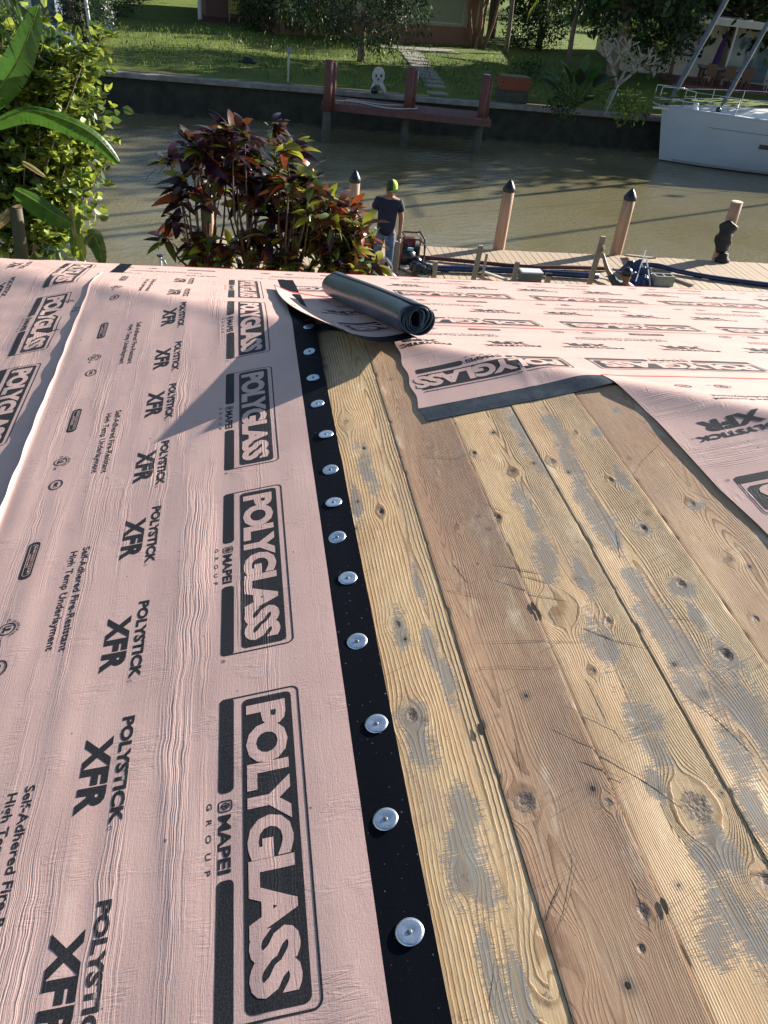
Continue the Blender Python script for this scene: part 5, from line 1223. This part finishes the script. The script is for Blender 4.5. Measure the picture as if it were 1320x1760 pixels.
def hiproof(name, c, L_, W_, rz, z, h, m, parent):
    Mx = Matrix.Rotation(rz, 3, 'Z'); c = Vector(c); a, b_ = L_ / 2, W_ / 2; k = a - b_ * .9
    vs = [(-a, -b_, 0), (a, -b_, 0), (a, b_, 0), (-a, b_, 0), (-k, 0, h), (k, 0, h), (-a, -b_, -.15), (a, -b_, -.15), (a, b_, -.15), (-a, b_, -.15)]
    return MB().add([c + Mx @ Vector(v) + Vector((0, 0, z)) for v in vs], [(0, 1, 5, 4), (1, 2, 5), (2, 3, 4, 5), (3, 0, 4), (6, 7, 1, 0), (7, 8, 2, 1), (8, 9, 3, 2), (9, 6, 0, 3), (9, 8, 7, 6)]).build(name, m, parent)
hiproof('roof', (cc.x, cc.y, .35), WL + 1.4, 9.6, wa, 2.75, 1.7, M['tile'], ch)
# ---- dark porch house on the left
ph_ = thing('porch_house', 'shaded house at upper left with a dark open porch and a white corner column', 'house', (1, 53, .3))
pc = atz(344, 34, .4)
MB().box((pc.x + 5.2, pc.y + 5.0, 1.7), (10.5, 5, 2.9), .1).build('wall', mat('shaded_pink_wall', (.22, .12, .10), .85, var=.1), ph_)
MB().tube([(pc.x, pc.y, .3), (pc.x, pc.y, 3.0)], .11, 10).build('column', M['white'], ph_)
MB().box((pc.x + 4.9, pc.y + 1.4, .37), (10.2, 3.3, .12), .1).build('porch_floor', mat('dark_red_porch', (.12, .055, .045), .8), ph_)
hiproof('roof', (pc.x + 5.0, pc.y + 3.6, .35), 12, 9.5, .1, 2.75, 1.6, M['tile'], ph_)
for s_ in (1.8, 4.8): w_ = MB().box((pc.x + s_, pc.y + 2.40 + .1 * s_ - .30, 1.5), (1.5, .08, 2.0), .1).build('window', M['glassd'], ph_)
yc = thing('porch_chair', 'dull yellow chair standing in the dark porch', 'chair', (pc.x + 1.7, pc.y + .4, .4)); q = Vector((pc.x + 1.75, pc.y + .5, .43))
M['ychair'] = mat('yellow_chair', (.42, .34, .10), .6)
MB().box(q + Vector((0, 0, .42)), (.6, .55, .08)).build('seat', M['ychair'], yc); MB().box(q + Vector((0, .26, .72)), (.6, .07, .6)).build('backrest', M['ychair'], yc)
for ax_, ay_ in ((-.25, -.22), (.25, -.22), (-.25, .22), (.25, .22)): MB().box(q + Vector((ax_, ay_, .19)), (.05, .05, .38)).build('leg', M['ychair'], yc)

# ---- right house with porch roof
R0 = Vector((20.0, 45.6, .35)); R1 = Vector((33.0, 42.9, .35)); rd = (R1 - R0).normalized(); rn = Vector((rd.y, -rd.x, 0)); ra = math.atan2(rd.y, rd.x); RL = (R1 - R0).length
rh = thing('patio_house', 'cream house at upper right with white porch roof and purple-brown barrel tiles', 'house', tuple((R0 + R1) / 2))
rc = (R0 + R1) / 2 - rn * 4.5
def rp(s_, z_, off=0.0): return R0 + rd * s_ + rn * off + Vector((0, 0, z_))
M['wally'] = mat('pale_yellow_wall', (.70, .66, .56), .8, var=.08, vscale=2)
MB().box(rc + Vector((0, 0, 1.35)), (RL, 9, 2.8), ra).build('wall', M['wally'], rh)
MB().beam(rp(0.2, 2.88, 1.0), rp(RL, 2.88, 1.0), 2.6, .07, 0).build('porch_roof', M['white'], rh)
MB().beam(rp(0.2, 2.72, 2.25), rp(RL, 2.72, 2.25), .08, .26).build('fascia', M['trim'], rh)
rf = hiproof('roof', (rc.x, rc.y, .35), RL + .6, 10.0, ra, 2.95, 2.0, M['tile'], rh)
# barrel tiles on the slope that faces the canal
bt = MB(); ux = rd; sl_ = (-rn * 4.9 + Vector((0, 0, 2.0))).normalized(); nr_ = ux.cross(sl_) * 1
if nr_.z < 0: nr_ = -nr_
e0 = R0 - rd * .2 + rn * .52 + Vector((0, 0, 2.97))
for r_ in range(14):
    for c_ in range(int(RL / .24)):
        p = e0 + ux * (c_ * .24 + .12) + sl_ * (r_ * .34 + R_.uniform(-.01, .01)); q = p + sl_ * .36 - nr_ * .012
        pts = []
        for e_, lift in ((p, .03), (q, .0)):
            for j in range(4):
                a = math.pi * j / 3; pts.append(e_ + ux * (.105 * math.cos(a)) + nr_ * (.075 * math.sin(a) + lift))
        bt.add(pts, [(0, 1, 5, 4), (1, 2, 6, 5), (2, 3, 7, 6), (3, 2, 1, 0)])
tl = bt.build('barrel_tiles', M['tile'], rf); tl['kind'] = 'stuff'
for s_ in (1.2, 4.6, 8.6, 12.5): MB().box(rp(s_, 1.35, 2.2), (.10, .10, 2.7), ra).build('porch_post', M['trim'], rh)
w1 = MB().box(rp(3.1, 1.6, .02), (1.7, .12, 1.35), ra).build('window', M['trim'], rh); MB().box(rp(3.1, 1.6, .06), (1.58, .08, 1.23), ra).build('pane', M['glassd'], w1)
for k in range(5): MB().box(rp(3.1, 1.15 + k * .24, .115), (1.5, .02, .05 + .06 * (k % 2)), ra).build('blind_slat', M['trim'], w1)
for i, s_ in enumerate((5.6, 6.9)):
    d_ = MB().box(rp(s_, 1.12, .02), (1.28, .12, 2.15), ra).build('sliding_door', M['trim'], rh); MB().box(rp(s_, 1.14, .06), (1.12, .08, 1.98), ra).build('pane', mat('pale_blue_door_glass', (.14, .22, .27), .12, spec=.8), d_)
w2 = MB().box(rp(9.2, 1.6, .02), (1.6, .12, 1.4), ra).build('window', M['trim'], rh); MB().box(rp(9.2, 1.6, .06), (1.46, .08, 1.26), ra).build('pane', mat('pale_curtain_glass', (.30, .34, .34), .3), w2)
pt = MB().box(rp(7.2, .02, 1.9), (11, 4.6, .14), ra).build('patio', mat('dull_red_patio_tile', (.24, .085, .075), .7, var=.15, vscale=9)); tag(pt, kind='structure')
tb = thing('patio_table', 'long brown wooden table with crossed legs on the red patio', 'table', tuple(rp(4.4, .1, 2.6))); M['brownw'] = mat('brown_wood', (.14, .07, .04), .6, var=.2, vscale=7)
MB().box(rp(4.5, .84, 2.6), (2.6, .9, .07), ra).build('tabletop', mat('grey_glass_top', (.25, .27, .28), .3), tb); MB().box(rp(4.5, .76, 2.6), (2.5, .8, .08), ra).build('apron', M['brownw'], tb)
for s_ in (3.4, 5.6):
    for o_ in (2.3, 2.9): MB().box(rp(s_, .41, o_), (.12, .10, .66), ra).build('leg', M['brownw'], tb)
for k, s_ in enumerate((3.6, 4.5, 5.4)):
    cch = thing('patio_chair', ('brown wooden chair at the left end of the patio table', 'brown wooden chair at the middle of the patio table', 'brown wooden chair at the right end of the patio table')[k], 'chair', tuple(rp(s_, .1, 3.3)), 'brown chairs at the patio table')
    MB().box(rp(s_, .52, 3.25), (.5, .45, .06), ra).build('seat', M['brownw'], cch); MB().box(rp(s_, .80, 3.47), (.5, .05, .5), ra).build('backrest', M['brownw'], cch)
    for a_, b_ in ((-.2, 3.07), (.2, 3.07), (-.2, 3.43), (.2, 3.43)): MB().box(rp(s_ + a_, .29, b_), (.05, .05, .42), ra).build('leg', M['brownw'], cch)
for k, s_ in enumerate((7.0, 7.9)):
    wc = thing('white_chair', ('white plastic chair left of the other on the red patio', 'white plastic chair at the right end of the red patio')[k], 'chair', tuple(rp(s_, .1, 2.4)), 'white patio chairs')
    MB().box(rp(s_, .50, 2.4), (.5, .5, .05), ra).build('seat', M['offwh'], wc); MB().box(rp(s_ + .05, .80, 2.15), (.5, .05, .55), ra).build('backrest', M['offwh'], wc)
    for a_, b_ in ((-.2, 2.2), (.2, 2.2), (-.2, 2.6), (.2, 2.6)): MB().box(rp(s_ + a_, .29, b_), (.04, .04, .4), ra).build('leg', M['offwh'], wc)
um = thing('closed_parasol', 'closed purple parasol leaning by the window of the cream house', 'parasol', tuple(rp(4.4, .1, 1.4)))
MB().tube([rp(4.15, .1, 1.6), rp(4.45, 2.5, 1.4)], .03, 8).build('pole', M['white'], um); MB().tube([rp(4.2, .55, 1.6), rp(4.25, .9, 1.55), rp(4.35, 1.7, 1.47), rp(4.43, 2.35, 1.42)], [.22, .17, .13, .04], 9).build('canopy', mat('purple_canvas', (.07, .025, .16), .8, bump=.02, bscale=9), um, smooth=False)

# ---- neighbour on the left bank: blue covered hull and white poles
bl = thing('covered_boat', 'boat under a slate blue cover at upper left, behind the leafy tree', 'boat', (-8, 36.5, -.2)); q = atz(92, 80, .4)
b = MB(); b.add([(q.x - 3.2, q.y - 1, -.2), (q.x + 1.15, q.y - 1.1, -.2), (q.x + 1.15, q.y + 1.2, -.2), (q.x - 3.2, q.y + 1.2, -.2), (q.x - 3.2, q.y - .9, .75), (q.x + .95, q.y - .95, .55), (q.x + .95, q.y + 1.1, .55), (q.x - 3.2, q.y + 1.1, .75), (q.x - 3.2, q.y, 1.3), (q.x + .3, q.y, 1.15)], [(0, 1, 5, 4), (1, 2, 6, 5), (2, 3, 7, 6), (4, 5, 9, 8), (5, 6, 9), (6, 7, 8, 9), (3, 0, 4, 8, 7)]).build('cover', mat('slate_blue_cover', (.035, .065, .12), .6, var=.2, vscale=2, bump=.02, bscale=4), bl)
for (px, py, h_, lb) in ((50, 88, 1.0, 'short white pile leaning beside the blue covered boat'), (160, 84, 1.9, 'tall thin white pole left of the far lawn')):
    q = atz(px, py, .35); o = MB().tube([q, q + Vector((-.12, 0, h_))], .07, 8).build('white_pole', M['white']); tag(o, lb, 'pole')
nh = thing('waterside_shed', 'blue-grey waterside building seen through the left foliage', 'building', (-11, 44, .3)); MB().box((-12, 45.5, 1.7), (8.5, 5, 3)).build('wall', mat('blue_grey_wall', (.10, .13, .17), .7), nh); MB().box((-9.5, 42.9, 1.6), (1.6, .1, 1.4)).build('window', M['trim'], nh); hiproof('roof', (-12, 45.5, .3), 9.6, 6.2, 0, 2.9, 1.3, M['tile'], nh)

# ---- far trees
def B3(px, py, Y, rx, ry, rz): p = at(px, py, Y); return (p.x, p.y, p.z, rx, ry, rz)
g0 = atz(620, 104, .4)
tree('mango tree with dense drooping dark crown above the stone path', tuple(g0), 3.5, .19, [B3(560, 5, 39.5, 1.2, 1.3, 1.2), B3(640, 15, 39.3, 1.5, 1.5, 1.5), B3(700, 10, 39.8, 1.2, 1.3, 1.3), B3(640, -60, 40, 2.4, 2.2, 1.6), B3(655, 55, 39.2, 1.0, 1.0, .8), (g0.x + .3, g0.y + .3, 5.2, 2.6, 2.4, 1.5), (g0.x + 1.2, g0.y + .6, 4.0, 2.0, 2.0, 1.4), B3(520, -10, 40.5, 1.2, 1.2, 1.0)], 9500, .20, ['lf_dark', 'lf_mid'], probs=[.72, .28], hang=.9, shape=.28, fork=1.5)
g0 = atz(525, 49, .4); tree('dark low-branched tree left of the mango tree', tuple(g0), 4, .16, [B3(450, 5, 47.5, 1.2, 1.3, 1.0), B3(510, 5, 47.5, 1.4, 1.4, 1.1), B3(570, 10, 46.0, 1.0, 1.2, 1.2), B3(480, -60, 48, 2.4, 2.2, 1.6), B3(445, 22, 47.2, .7, .7, .6)], 7000, .22, ['lf_dark', 'lf_mid'], probs=[.8, .2], hang=.7, shape=.3, fork=1.6)
g0 = atz(818, 82, .4); t = tree('multi-trunked tree with sunlit orange bark at the corner of the bungalow', tuple(g0), 5.5, .13, [(g0.x - .6, g0.y, 4.6, 1.5, 1.4, 1.0), (g0.x + 1.2, g0.y + .2, 5.1, 1.5, 1.4, 1.1)], 3500, .2, ['lf_dark', 'lf_mid', 'lf_lit'], probs=[.5, .35, .15], hang=.4, fork=.5)
b = MB()
for dx, dy, tx, r_ in ((-.25, 0, -.5, .12), (.15, .1, .55, .10), (.3, -.1, 1.0, .09), (0, .1, .1, .13)): limb(b, (g0.x + dx, g0.y + dy, .2), (g0.x + tx * 1.3, g0.y, 4.4), r_, r_ * .6, .04, 8)
b.build('trunk', mat('orange_brown_bark', (.20, .10, .05), .8, var=.3, vscale=6, bump=.02, bscale=10), t, smooth=True)
# hanging foliage mass between the houses
def palm(label, base, h, n, ln, mats, lean=(0, 0), droop=1.0, r0=.13, w_=.05, name='palm_tree'):
    t = thing(name, label, 'palm', base, None); b = MB(); top = limb(b, base, (base[0] + lean[0], base[1] + lean[1], base[2] + h), r0, r0 * .75, .02, 9); b.build('trunk', M['bark'], t, smooth=True)
    fr0 = None
    for k in range(n):
        az = 2 * math.pi * k / n + R_.uniform(-.2, .2); el = R_.uniform(-.2, 1.1); mb = MB(); P = []
        L_ = ln * R_.uniform(.8, 1.15)
        for i in range(9):
            u = i / 8; P.append(top + Vector((math.cos(az) * math.cos(el) * L_ * u, math.sin(az) * math.cos(el) * L_ * u, math.sin(el) * L_ * u - droop * L_ * .75 * u * u)))
        mb.tube(P, [.03 - .025 * i / 8 for i in range(9)], 4)
        for i in range(44):
            u = .12 + .88 * i / 44; s_ = u * 8; k_ = min(int(s_), 7); p = P[k_].lerp(P[k_ + 1], s_ - k_); tg = (P[k_ + 1] - P[k_]).normalized(); sd = tg.cross(Vector((0, 0, 1)))
            if sd.length < .01: sd = Vector((1, 0, 0))
            sd.normalize(); sg = 1 if i % 2 else -1; q = p + sd * sg * ln * .16 * math.sin(math.pi * min(1, u + .1)) + tg * .12 + Vector((0, 0, -.55 * ln * .25 * R_.uniform(.7, 1.3)))
            mb.add([p - tg * w_ * .5, p + tg * w_ * .5, q], [(0, 1, 2)])
        mb.build('frond', M[mats[k % len(mats)]], t)
    return t
palm('tall palm with hanging fronds right of the bungalow', tuple(atz(868, 92, .4)), 5.2, 16, 2.6, ['lf_dark', 'lf_mid', 'lf_dry'], droop=1.2)
palm('palm with drooping yellow-lit fronds behind the banana clump', tuple(atz(975, 120, .4)), 4.6, 15, 2.5, ['lf_mid', 'lf_lit', 'lf_dark'], droop=1.35)
palm('thick palm in shade between the two other palms', tuple(atz(925, 83, .4)), 5.4, 14, 2.8, ['lf_dark', 'lf_dark', 'lf_dry'], droop=1.4, r0=.2)
for (px, py, lb) in ((905, 82, 'dark shrub mass below the palms, right of the bungalow'), (1080, 60, 'dark shrub mass behind the leafless frangipani')):
    q = atz(px, py, .4); tree(lb, tuple(q), 2.6, .08, [(q.x, q.y, 1.5, 1.5, 1.2, 1.2), (q.x + 1.2, q.y + .4, 1.9, 1.4, 1.2, 1.3)], 2600, .2, ['lf_dark', 'lf_mid'], 'shrub', fork=.4, name='shrub', probs=[.8, .2])
q = atz(1150, 128, .4); tree('broad dark green tree with sunlit edge beside the cream house', tuple(q), 4.5, .16, [B3(1100, 30, 43, 1.5, 1.5, 1.2), B3(1150, 60, 42.5, 1.2, 1.3, 1.1), B3(1160, 5, 43, 1.5, 1.5, 1.3), B3(1120, 90, 42, .9, .9, .8), (q.x - .6, q.y + .5, 4.2, 2.4, 2.2, 1.5), B3(1050, 20, 44, 1.4, 1.4, 1.2), B3(1178, 35, 42, .8, .8, .9)], 8500, .19, ['lf_dark', 'lf_mid', 'lf_lit'], probs=[.58, .30, .12], fork=1.3)
# leafless frangipani
q = atz(1040, 188, .4); t = thing('frangipani_tree', 'leafless pale-branched frangipani beside the far seawall', 'tree', tuple(q)); b = MB()
def frang(p, d, L_, r, dep):
    e_ = p + d * L_; b.tube([p, p.lerp(e_, .5) + Vector((R_.uniform(-.04, .04), 0, .02)), e_], [r, r * .9, r * .8], 7)
    if dep == 0: return
    for k in range(3 if dep > 1 else 2):
        a = 2 * math.pi * (k + R_.random()) / 3; s_ = Vector((math.cos(a), math.sin(a) * .8, .0)); frang(e_, (d * .7 + s_ * .75 + Vector((0, 0, .25))).normalized(), L_ * R_.uniform(.62, .85), r * .74, dep - 1)
frang(q, Vector((.35, .1, 1)).normalized(), .85, .085, 4)
b.build('branches', mat('pale_grey_bark', (.34, .29, .24), .8, var=.2, vscale=9), t, smooth=True)
leafcloud('leaf_tips', [(q.x + .6, q.y, 2.5, 1.5, 1.0, .9)], 160, .14, [M['lf_lit'], M['lf_mid']], t)
# broad-leaved clump by the seawall
q = atz(985, 186, .4); t = thing('bird_of_paradise_clump', 'clump of big paddle-shaped leaves beside the far seawall', 'plant', tuple(q), None)
for k in range(22):
    az = R_.uniform(0, 6.28); el = R_.uniform(.5, 1.35); L1 = R_.uniform(.9, 2.0); d = Vector((math.cos(az) * math.cos(el), math.sin(az) * math.cos(el), math.sin(el))); p1 = q + d * L1 * .6
    me = single_leaf('leaf', R_.uniform(.7, 1.05), .34, M[('lf_dark', 'lf_mid', 'lf_dark', 'lf_ban')[k % 4]], .35, .15); place_leaf(me, p1, d, t, R_.uniform(-.6, .6)); MB().tube([q, p1], .02, 5).build('stalk', M['lf_mid'], t)
q2 = atz(1040, 196, .35); o = MB().beam(q2, q2 + Vector((.25, 0, 1.0)), .06, .04).build('leaning_stick', M['offwh']); tag(o, 'pale stick leaning beside the paddle-leaved clump', 'stick')
for (px, py, lb) in ((905, 135, 'small shrub growing behind the brick planter'), (1075, 205, 'sunlit low plant on the lawn edge under the frangipani'), (965, 195, 'low ferny plant hanging over the seawall'), (212, 28, 'dark drooping shrub at the left corner of the far lawn')):
    q = atz(px, py, .35); t = tree(lb, tuple(q), .6, .03, [(q.x, q.y, .75, .5, .4, .35)] if px > 300 else [(q.x, q.y, 1.3, 1.0, .9, 1.1)], 500 if px > 300 else 1600, .13, ['lf_mid', 'lf_lit' if px == 1075 else 'lf_dark'], 'plant', name='low_plant', fork=.2)
for (px, lb) in ((128, 'dark column-shaped conifer at upper left, left of the two'), (146, 'dark column-shaped conifer at upper left, right of the two')):
    q = atz(px, 80, .35); tree(lb, tuple(q), 5.5, .12, [(q.x, q.y, 1.4, .45, .45, 1.2), (q.x, q.y, 3.0, .45, .45, 1.4), (q.x, q.y, 4.8, .4, .4, 1.2)], 2600, .16, ['lf_dark'], 'tree', name='conifer_tree', fork=4.5, shape=.3)
q = atz(190, 52, .35); t = thing('flowering_shrub', 'narrow shrub covered in pale blossom at the edge of the far lawn', 'shrub', tuple(q)); leafcloud('blossom', [(q.x, q.y, 1.6, .28, .28, 1.4)], 700, .09, [M['white'], M['lf_mid']], t, .9); MB().tube([q, q + Vector((0, 0, 2.6))], .03, 6).build('stem', M['bark'], t)
# tall trees behind the houses close the view and shade the bank
for i, (x, y, h, r, lb) in enumerate([(17.5, 40.8, 9.5, 2.5, 'tall dense tree over the palms, its crown above the picture'), (25, 44.6, 10, 2.5, 'tall dense tree over the cream house'), (9.5, 54.5, 9, 2.2, 'tall tree rising behind the bungalow'), (27.5, 38.6, 13, 3.0, 'unseen tall tree added right of the patio to shade the water'), (28.5, 42.0, 12.5, 2.6, 'unseen tall tree added by the red patio to shade the water'), (-16, 52, 9, 4.0, 'large dark tree behind the waterside building'), (-5, 60, 8, 3.6, 'large dark tree behind the porch house'), (15.5, 56, 9.5, 3.8, 'tall dark tree behind the bungalow and palms'), (19.5, 58, 9.0, 3.4, 'tall dark tree between the bungalow and the cream house'), (36, 53, 10, 4.2, 'tall dark tree behind the cream house')]):  # the two tallest stand out of view, added to shade the water
    tree(lb, (x, y, .3), h, .3, [(x, y, h * .62, r, r, h * .3), (x + r * .5, y - 1, h * .5, r * .7, r * .7, h * .25), (x - r * .5, y + 1, h * .55, r * .7, r * .7, h * .25), (x, y, h * .85, r * .6, r * .6, h * .2)], 3600, .5, ['lf_dark', 'lf_mid'], fork=h * .3, probs=[.75, .25])
wood = leafcloud('far_woodland', [(x, 85 + 9 * math.sin(x), 4, 7, 4, 5) for x in range(-70, 110, 9)], 14000, .9, [M['lf_dark'], M['lf_mid']], None)
tag(wood, 'dense dark belt of far-off trees behind the houses', 'trees', kind='stuff')

# ================================================================ sailing boat
M['hull'] = mat('shaded_white_gelcoat', (.42, .47, .54), .22, spec=.6, var=.04, vscale=1.5)  # blue shade on the white hull is put into its colour
M['deckw'] = mat('white_nonskid_deck', (.66, .66, .64), .6, var=.06, vscale=4)
M['steel'] = mat('stainless_steel', (.62, .63, .65), .22, metal=.9)
M['sailc'] = mat('grey_blue_sail_cover', (.10, .12, .16), .7, var=.3, vscale=9)
BY = 30.25; BX = 15.12; Lb = 13.5
boat = thing('sailing_boat', 'white sailing boat moored at the far seawall, bow to the left', 'boat', (20, BY, -.9))
NS = 46; rows = []
for i in range(NS):
    t_ = i / (NS - 1); x = BX + Lb * t_
    hb = 2.0 * (1 - (1 - min(1, t_ * 1.75)) ** 2.1) * (1 - .25 * max(0, t_ - .6)); hb = max(hb, .012)
    wl = hb * (.80 + .1 * t_) ; zd = .80 + .12 * (1 - t_) ; rake = .42 * max(0, 1 - t_ * 9) * 0
    row = []
    for (fr, zz_) in ((1.0, zd), (.995, zd - .10), (.975, .45), (.93, .0), (.86, -.45), (.78, -.86), (.70, -.98), (.4, -1.35), (.0, -1.5)):
        xo = .46 * (zd - zz_) / (zd + .9) * (1 - t_) ** 6
        row.append((x + xo, BY - hb * fr, zz_))
    rows.append(row)
V = np.array(rows); nP = V.shape[1]; Vn = V.reshape(-1, 3); Vf = Vn.copy(); Vf[:, 1] = 2 * BY - Vf[:, 1]
F1 = gridfaces(NS, nP); mi_ = np.where((np.arange(len(F1)) % (nP - 1)) >= 5, 1, 0)
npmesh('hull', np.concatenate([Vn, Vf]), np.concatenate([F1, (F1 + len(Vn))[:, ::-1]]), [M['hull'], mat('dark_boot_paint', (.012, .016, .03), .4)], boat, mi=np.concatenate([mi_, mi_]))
dk = np.concatenate([V[:, 0], np.stack([V[:, 0, 0], 2 * BY - V[:, 0, 1], V[:, 0, 2]], -1)]); dk[:, 2] -= .02
i_ = np.arange(NS - 1); npmesh('deck', dk, np.stack([i_, i_ + 1, i_ + 1 + NS, i_ + NS], -1), M['deckw'], boat, smooth=False)
for s_ in (0, 1):
    pts = [(p[0], p[1] + (.015 if not s_ else 0), p[2] + .015) for p in (V[:, 0] if not s_ else dk[NS:])]
    MB().tube(pts, .03, 6).build('toe_rail', M['hull'], boat, smooth=True)
def hullpt(x, z, out=.006):
    t_ = (x - BX) / Lb; i = min(int(t_ * (NS - 1)), NS - 2); r_ = V[i]; r2 = V[i + 1]; f = t_ * (NS - 1) - i
    for k in range(nP - 1):
        if r_[k][2] >= z >= r_[k + 1][2]:
            u = (r_[k][2] - z) / (r_[k][2] - r_[k + 1][2]); a = r_[k] * (1 - u) + r_[k + 1] * u; b2 = r2[k] * (1 - u) + r2[k + 1] * u; return Vector((a * (1 - f) + b2 * f)) + Vector((-.1, -1, 0)) * out
st_ = MB()
for k in range(60):
    x = BX + 1.6 + k * .19
    if x > BX + Lb - .6: break
    a = hullpt(x, .47); c_ = hullpt(x + .19, .465); st_.add([a, c_, c_ - Vector((0, 0, .022)), a - Vector((0, 0, .022))], [(0, 1, 2, 3)])
st_.build('hull_stripe', mat('grey_stripe', (.12, .15, .19), .4), boat)
st_ = MB()
for k in range(70):
    x = BX + .5 + k * .18
    if x > BX + Lb - .6: break
    a = hullpt(x, -.78, .008); c_ = hullpt(x + .18, -.78, .008); st_.add([a, c_, c_ - Vector((0, 0, .05)), a - Vector((0, 0, .05))], [(0, 1, 2, 3)])
st_.build('boot_stripe', mat('grey_boot_stripe', (.22, .23, .24), .4), boat)
for x in (18.55, 21.5, 24.2):
    a = hullpt(x, .13, .012); c_ = hullpt(x + .62, .13, .012)
    pl_ = MB().add([a, c_, c_ - Vector((0, 0, .15)), a - Vector((0, 0, .15))], [(0, 1, 2, 3)]).build('portlight', M['glassd'], boat)
# pulpit, stanchions, lifelines
b = MB(); near = lambda x, z, ins=.12: Vector((x, BY - max(.02, (2.0 * (1 - (1 - min(1, ((x - BX) / Lb) * 1.75)) ** 2.1)) - ins), z)); far_ = lambda x, z, ins=.12: Vector((x, 2 * BY - near(x, z, ins).y, z))
zt = 1.52; zb = .82
b.tube([near(16.1, zb), near(16.1, zt - .03), near(15.6, zt + .02), (14.86, BY - .22, zt + .03), (14.84, BY - .22, .98)], .019, 6).tube([far_(16.1, zb), far_(16.1, zt - .03), far_(15.6, zt + .02), (14.86, BY + .22, zt + .03), (14.84, BY + .22, .98)], .019, 6)
b.tube([(14.84, BY - .22, 1.15), near(15.5, 1.15), near(16.1, 1.15)], .014, 6).tube([(14.84, BY + .22, 1.15), far_(15.5, 1.15), far_(16.1, 1.15)], .014, 6).tube([(14.84, BY - .22, .98), (15.15, BY - .1, .88)], .017, 6).tube([(14.84, BY + .22, .98), (15.15, BY + .1, .88)], .017, 6)
b.build('pulpit', M['steel'], boat, smooth=True)
for x in (17.5, 19.0, 20.8, 22.6, 24.4):
    for fn in (near, far_): MB().tube([fn(x, zb), fn(x, zt - .03)], .016, 6).build('stanchion', M['steel'], boat)
for fn in (near, far_):
    for z_ in (zt - .04, 1.17): MB().tube([fn(x, z_) for x in (16.1, 17.5, 19.0, 20.8, 22.6, 24.4, 27)], .010, 5).build('lifeline', M['steel'], boat)
MB().beam((15.5, BY, .86), (14.72, BY - .02, .86), .22, .07).build('bow_roller', M['steel'], boat)
MB().tube([(14.95, BY, .87), (14.66, BY, .78), (14.58, BY, .52)], .035, 6).add([(14.5, BY - .2, .62), (14.5, BY + .2, .62), (14.72, BY, .38), (14.78, BY, .62)], [(0, 1, 2), (0, 2, 3), (1, 3, 2), (0, 3, 1)]).build('anchor', mat('dark_galvanised_anchor', (.06, .065, .07), .5), boat)
MB().lathe((16.35, BY - .1, .84), [(.14, 0), (.14, .12), (.08, .15), (.11, .2), (.11, .27), (.03, .29)], 12).build('windlass', M['white'], boat, smooth=True)
MB().box((16.35, BY + .25, .9), (.35, .28, .14)).build('deck_box', M['white'], boat, bevel=.03)
ch_ = MB().add([(17.9, BY - .55, .82), (17.9, BY + .55, .82), (24, BY + 1.1, .82), (24, BY - 1.1, .82), (18.6, BY - .45, 1.0), (18.6, BY + .45, 1.0), (24, BY + .95, 1.32), (24, BY - .95, 1.32)], [(4, 5, 6, 7), (0, 1, 5, 4), (1, 2, 6, 5), (3, 0, 4, 7), (2, 3, 7, 6)]).build('coachroof', M['white'], boat, bevel=.05)
MB().box((20.0, BY - .3, 1.12), (.8, .6, .05)).build('hatch', M['glassd'], ch_)
for (x, tx, lb, r_) in ((15.28, 19.9, 'furled_foresail', .085), (17.35, 20.45, 'furled_staysail', .075)):
    top = Vector((tx, BY, 15.2 if x < 16 else 11.5)); p0 = Vector((x, BY, .85)); pts = [p0.lerp(top, k / 24) for k in range(25)]
    MB().tube(pts, [.022 if k < 1 else r_ * (1 - .5 * k / 24) * (1 + .12 * (-1) ** k) for k in range(25)], 8).build(lb, M['sailc'], boat, smooth=True)
    MB().tube([p + Vector((r_ * .75, -r_ * .5, 0)) for p in pts[1:]], [r_ * .35 * (1 + .25 * math.sin(k * 2.2)) for k in range(24)], 6).build('sail_edge', M['offwh'], boat, smooth=True)
    MB().lathe(p0, [(.06, -.02), (.09, .02), (.09, .14), (.05, .18)], 10).build('furling_drum', M['capm'], boat)
MB().tube([(20.7, BY, .9), (20.7, BY, 15.6)], .10, 10).build('mast', M['steel'], boat, smooth=True)
MB().tube([(20.8, BY, 2.3), (25.3, BY, 2.4)], .10, 10).build('boom', M['sailc'], boat, smooth=True)
for z_ in (6, 10.5): MB().beam((20.7, BY - 1.0, z_), (20.7, BY + 1.0, z_), .1, .04).build('spreader', M['steel'], boat)
for fn in (near, far_): MB().tube([fn(20.9, .85, .1), (20.7, BY + (1 if fn is far_ else -1), 6), (20.7, BY + (.9 if fn is far_ else -.9), 10.5), (20.7, BY, 15.4)], .012, 5).build('shroud', M['steel'], boat)
MB().tube([(27.7, BY, .9), (27.7, BY, 10)], .075, 8).build('mizzen_mast', M['steel'], boat, smooth=True)
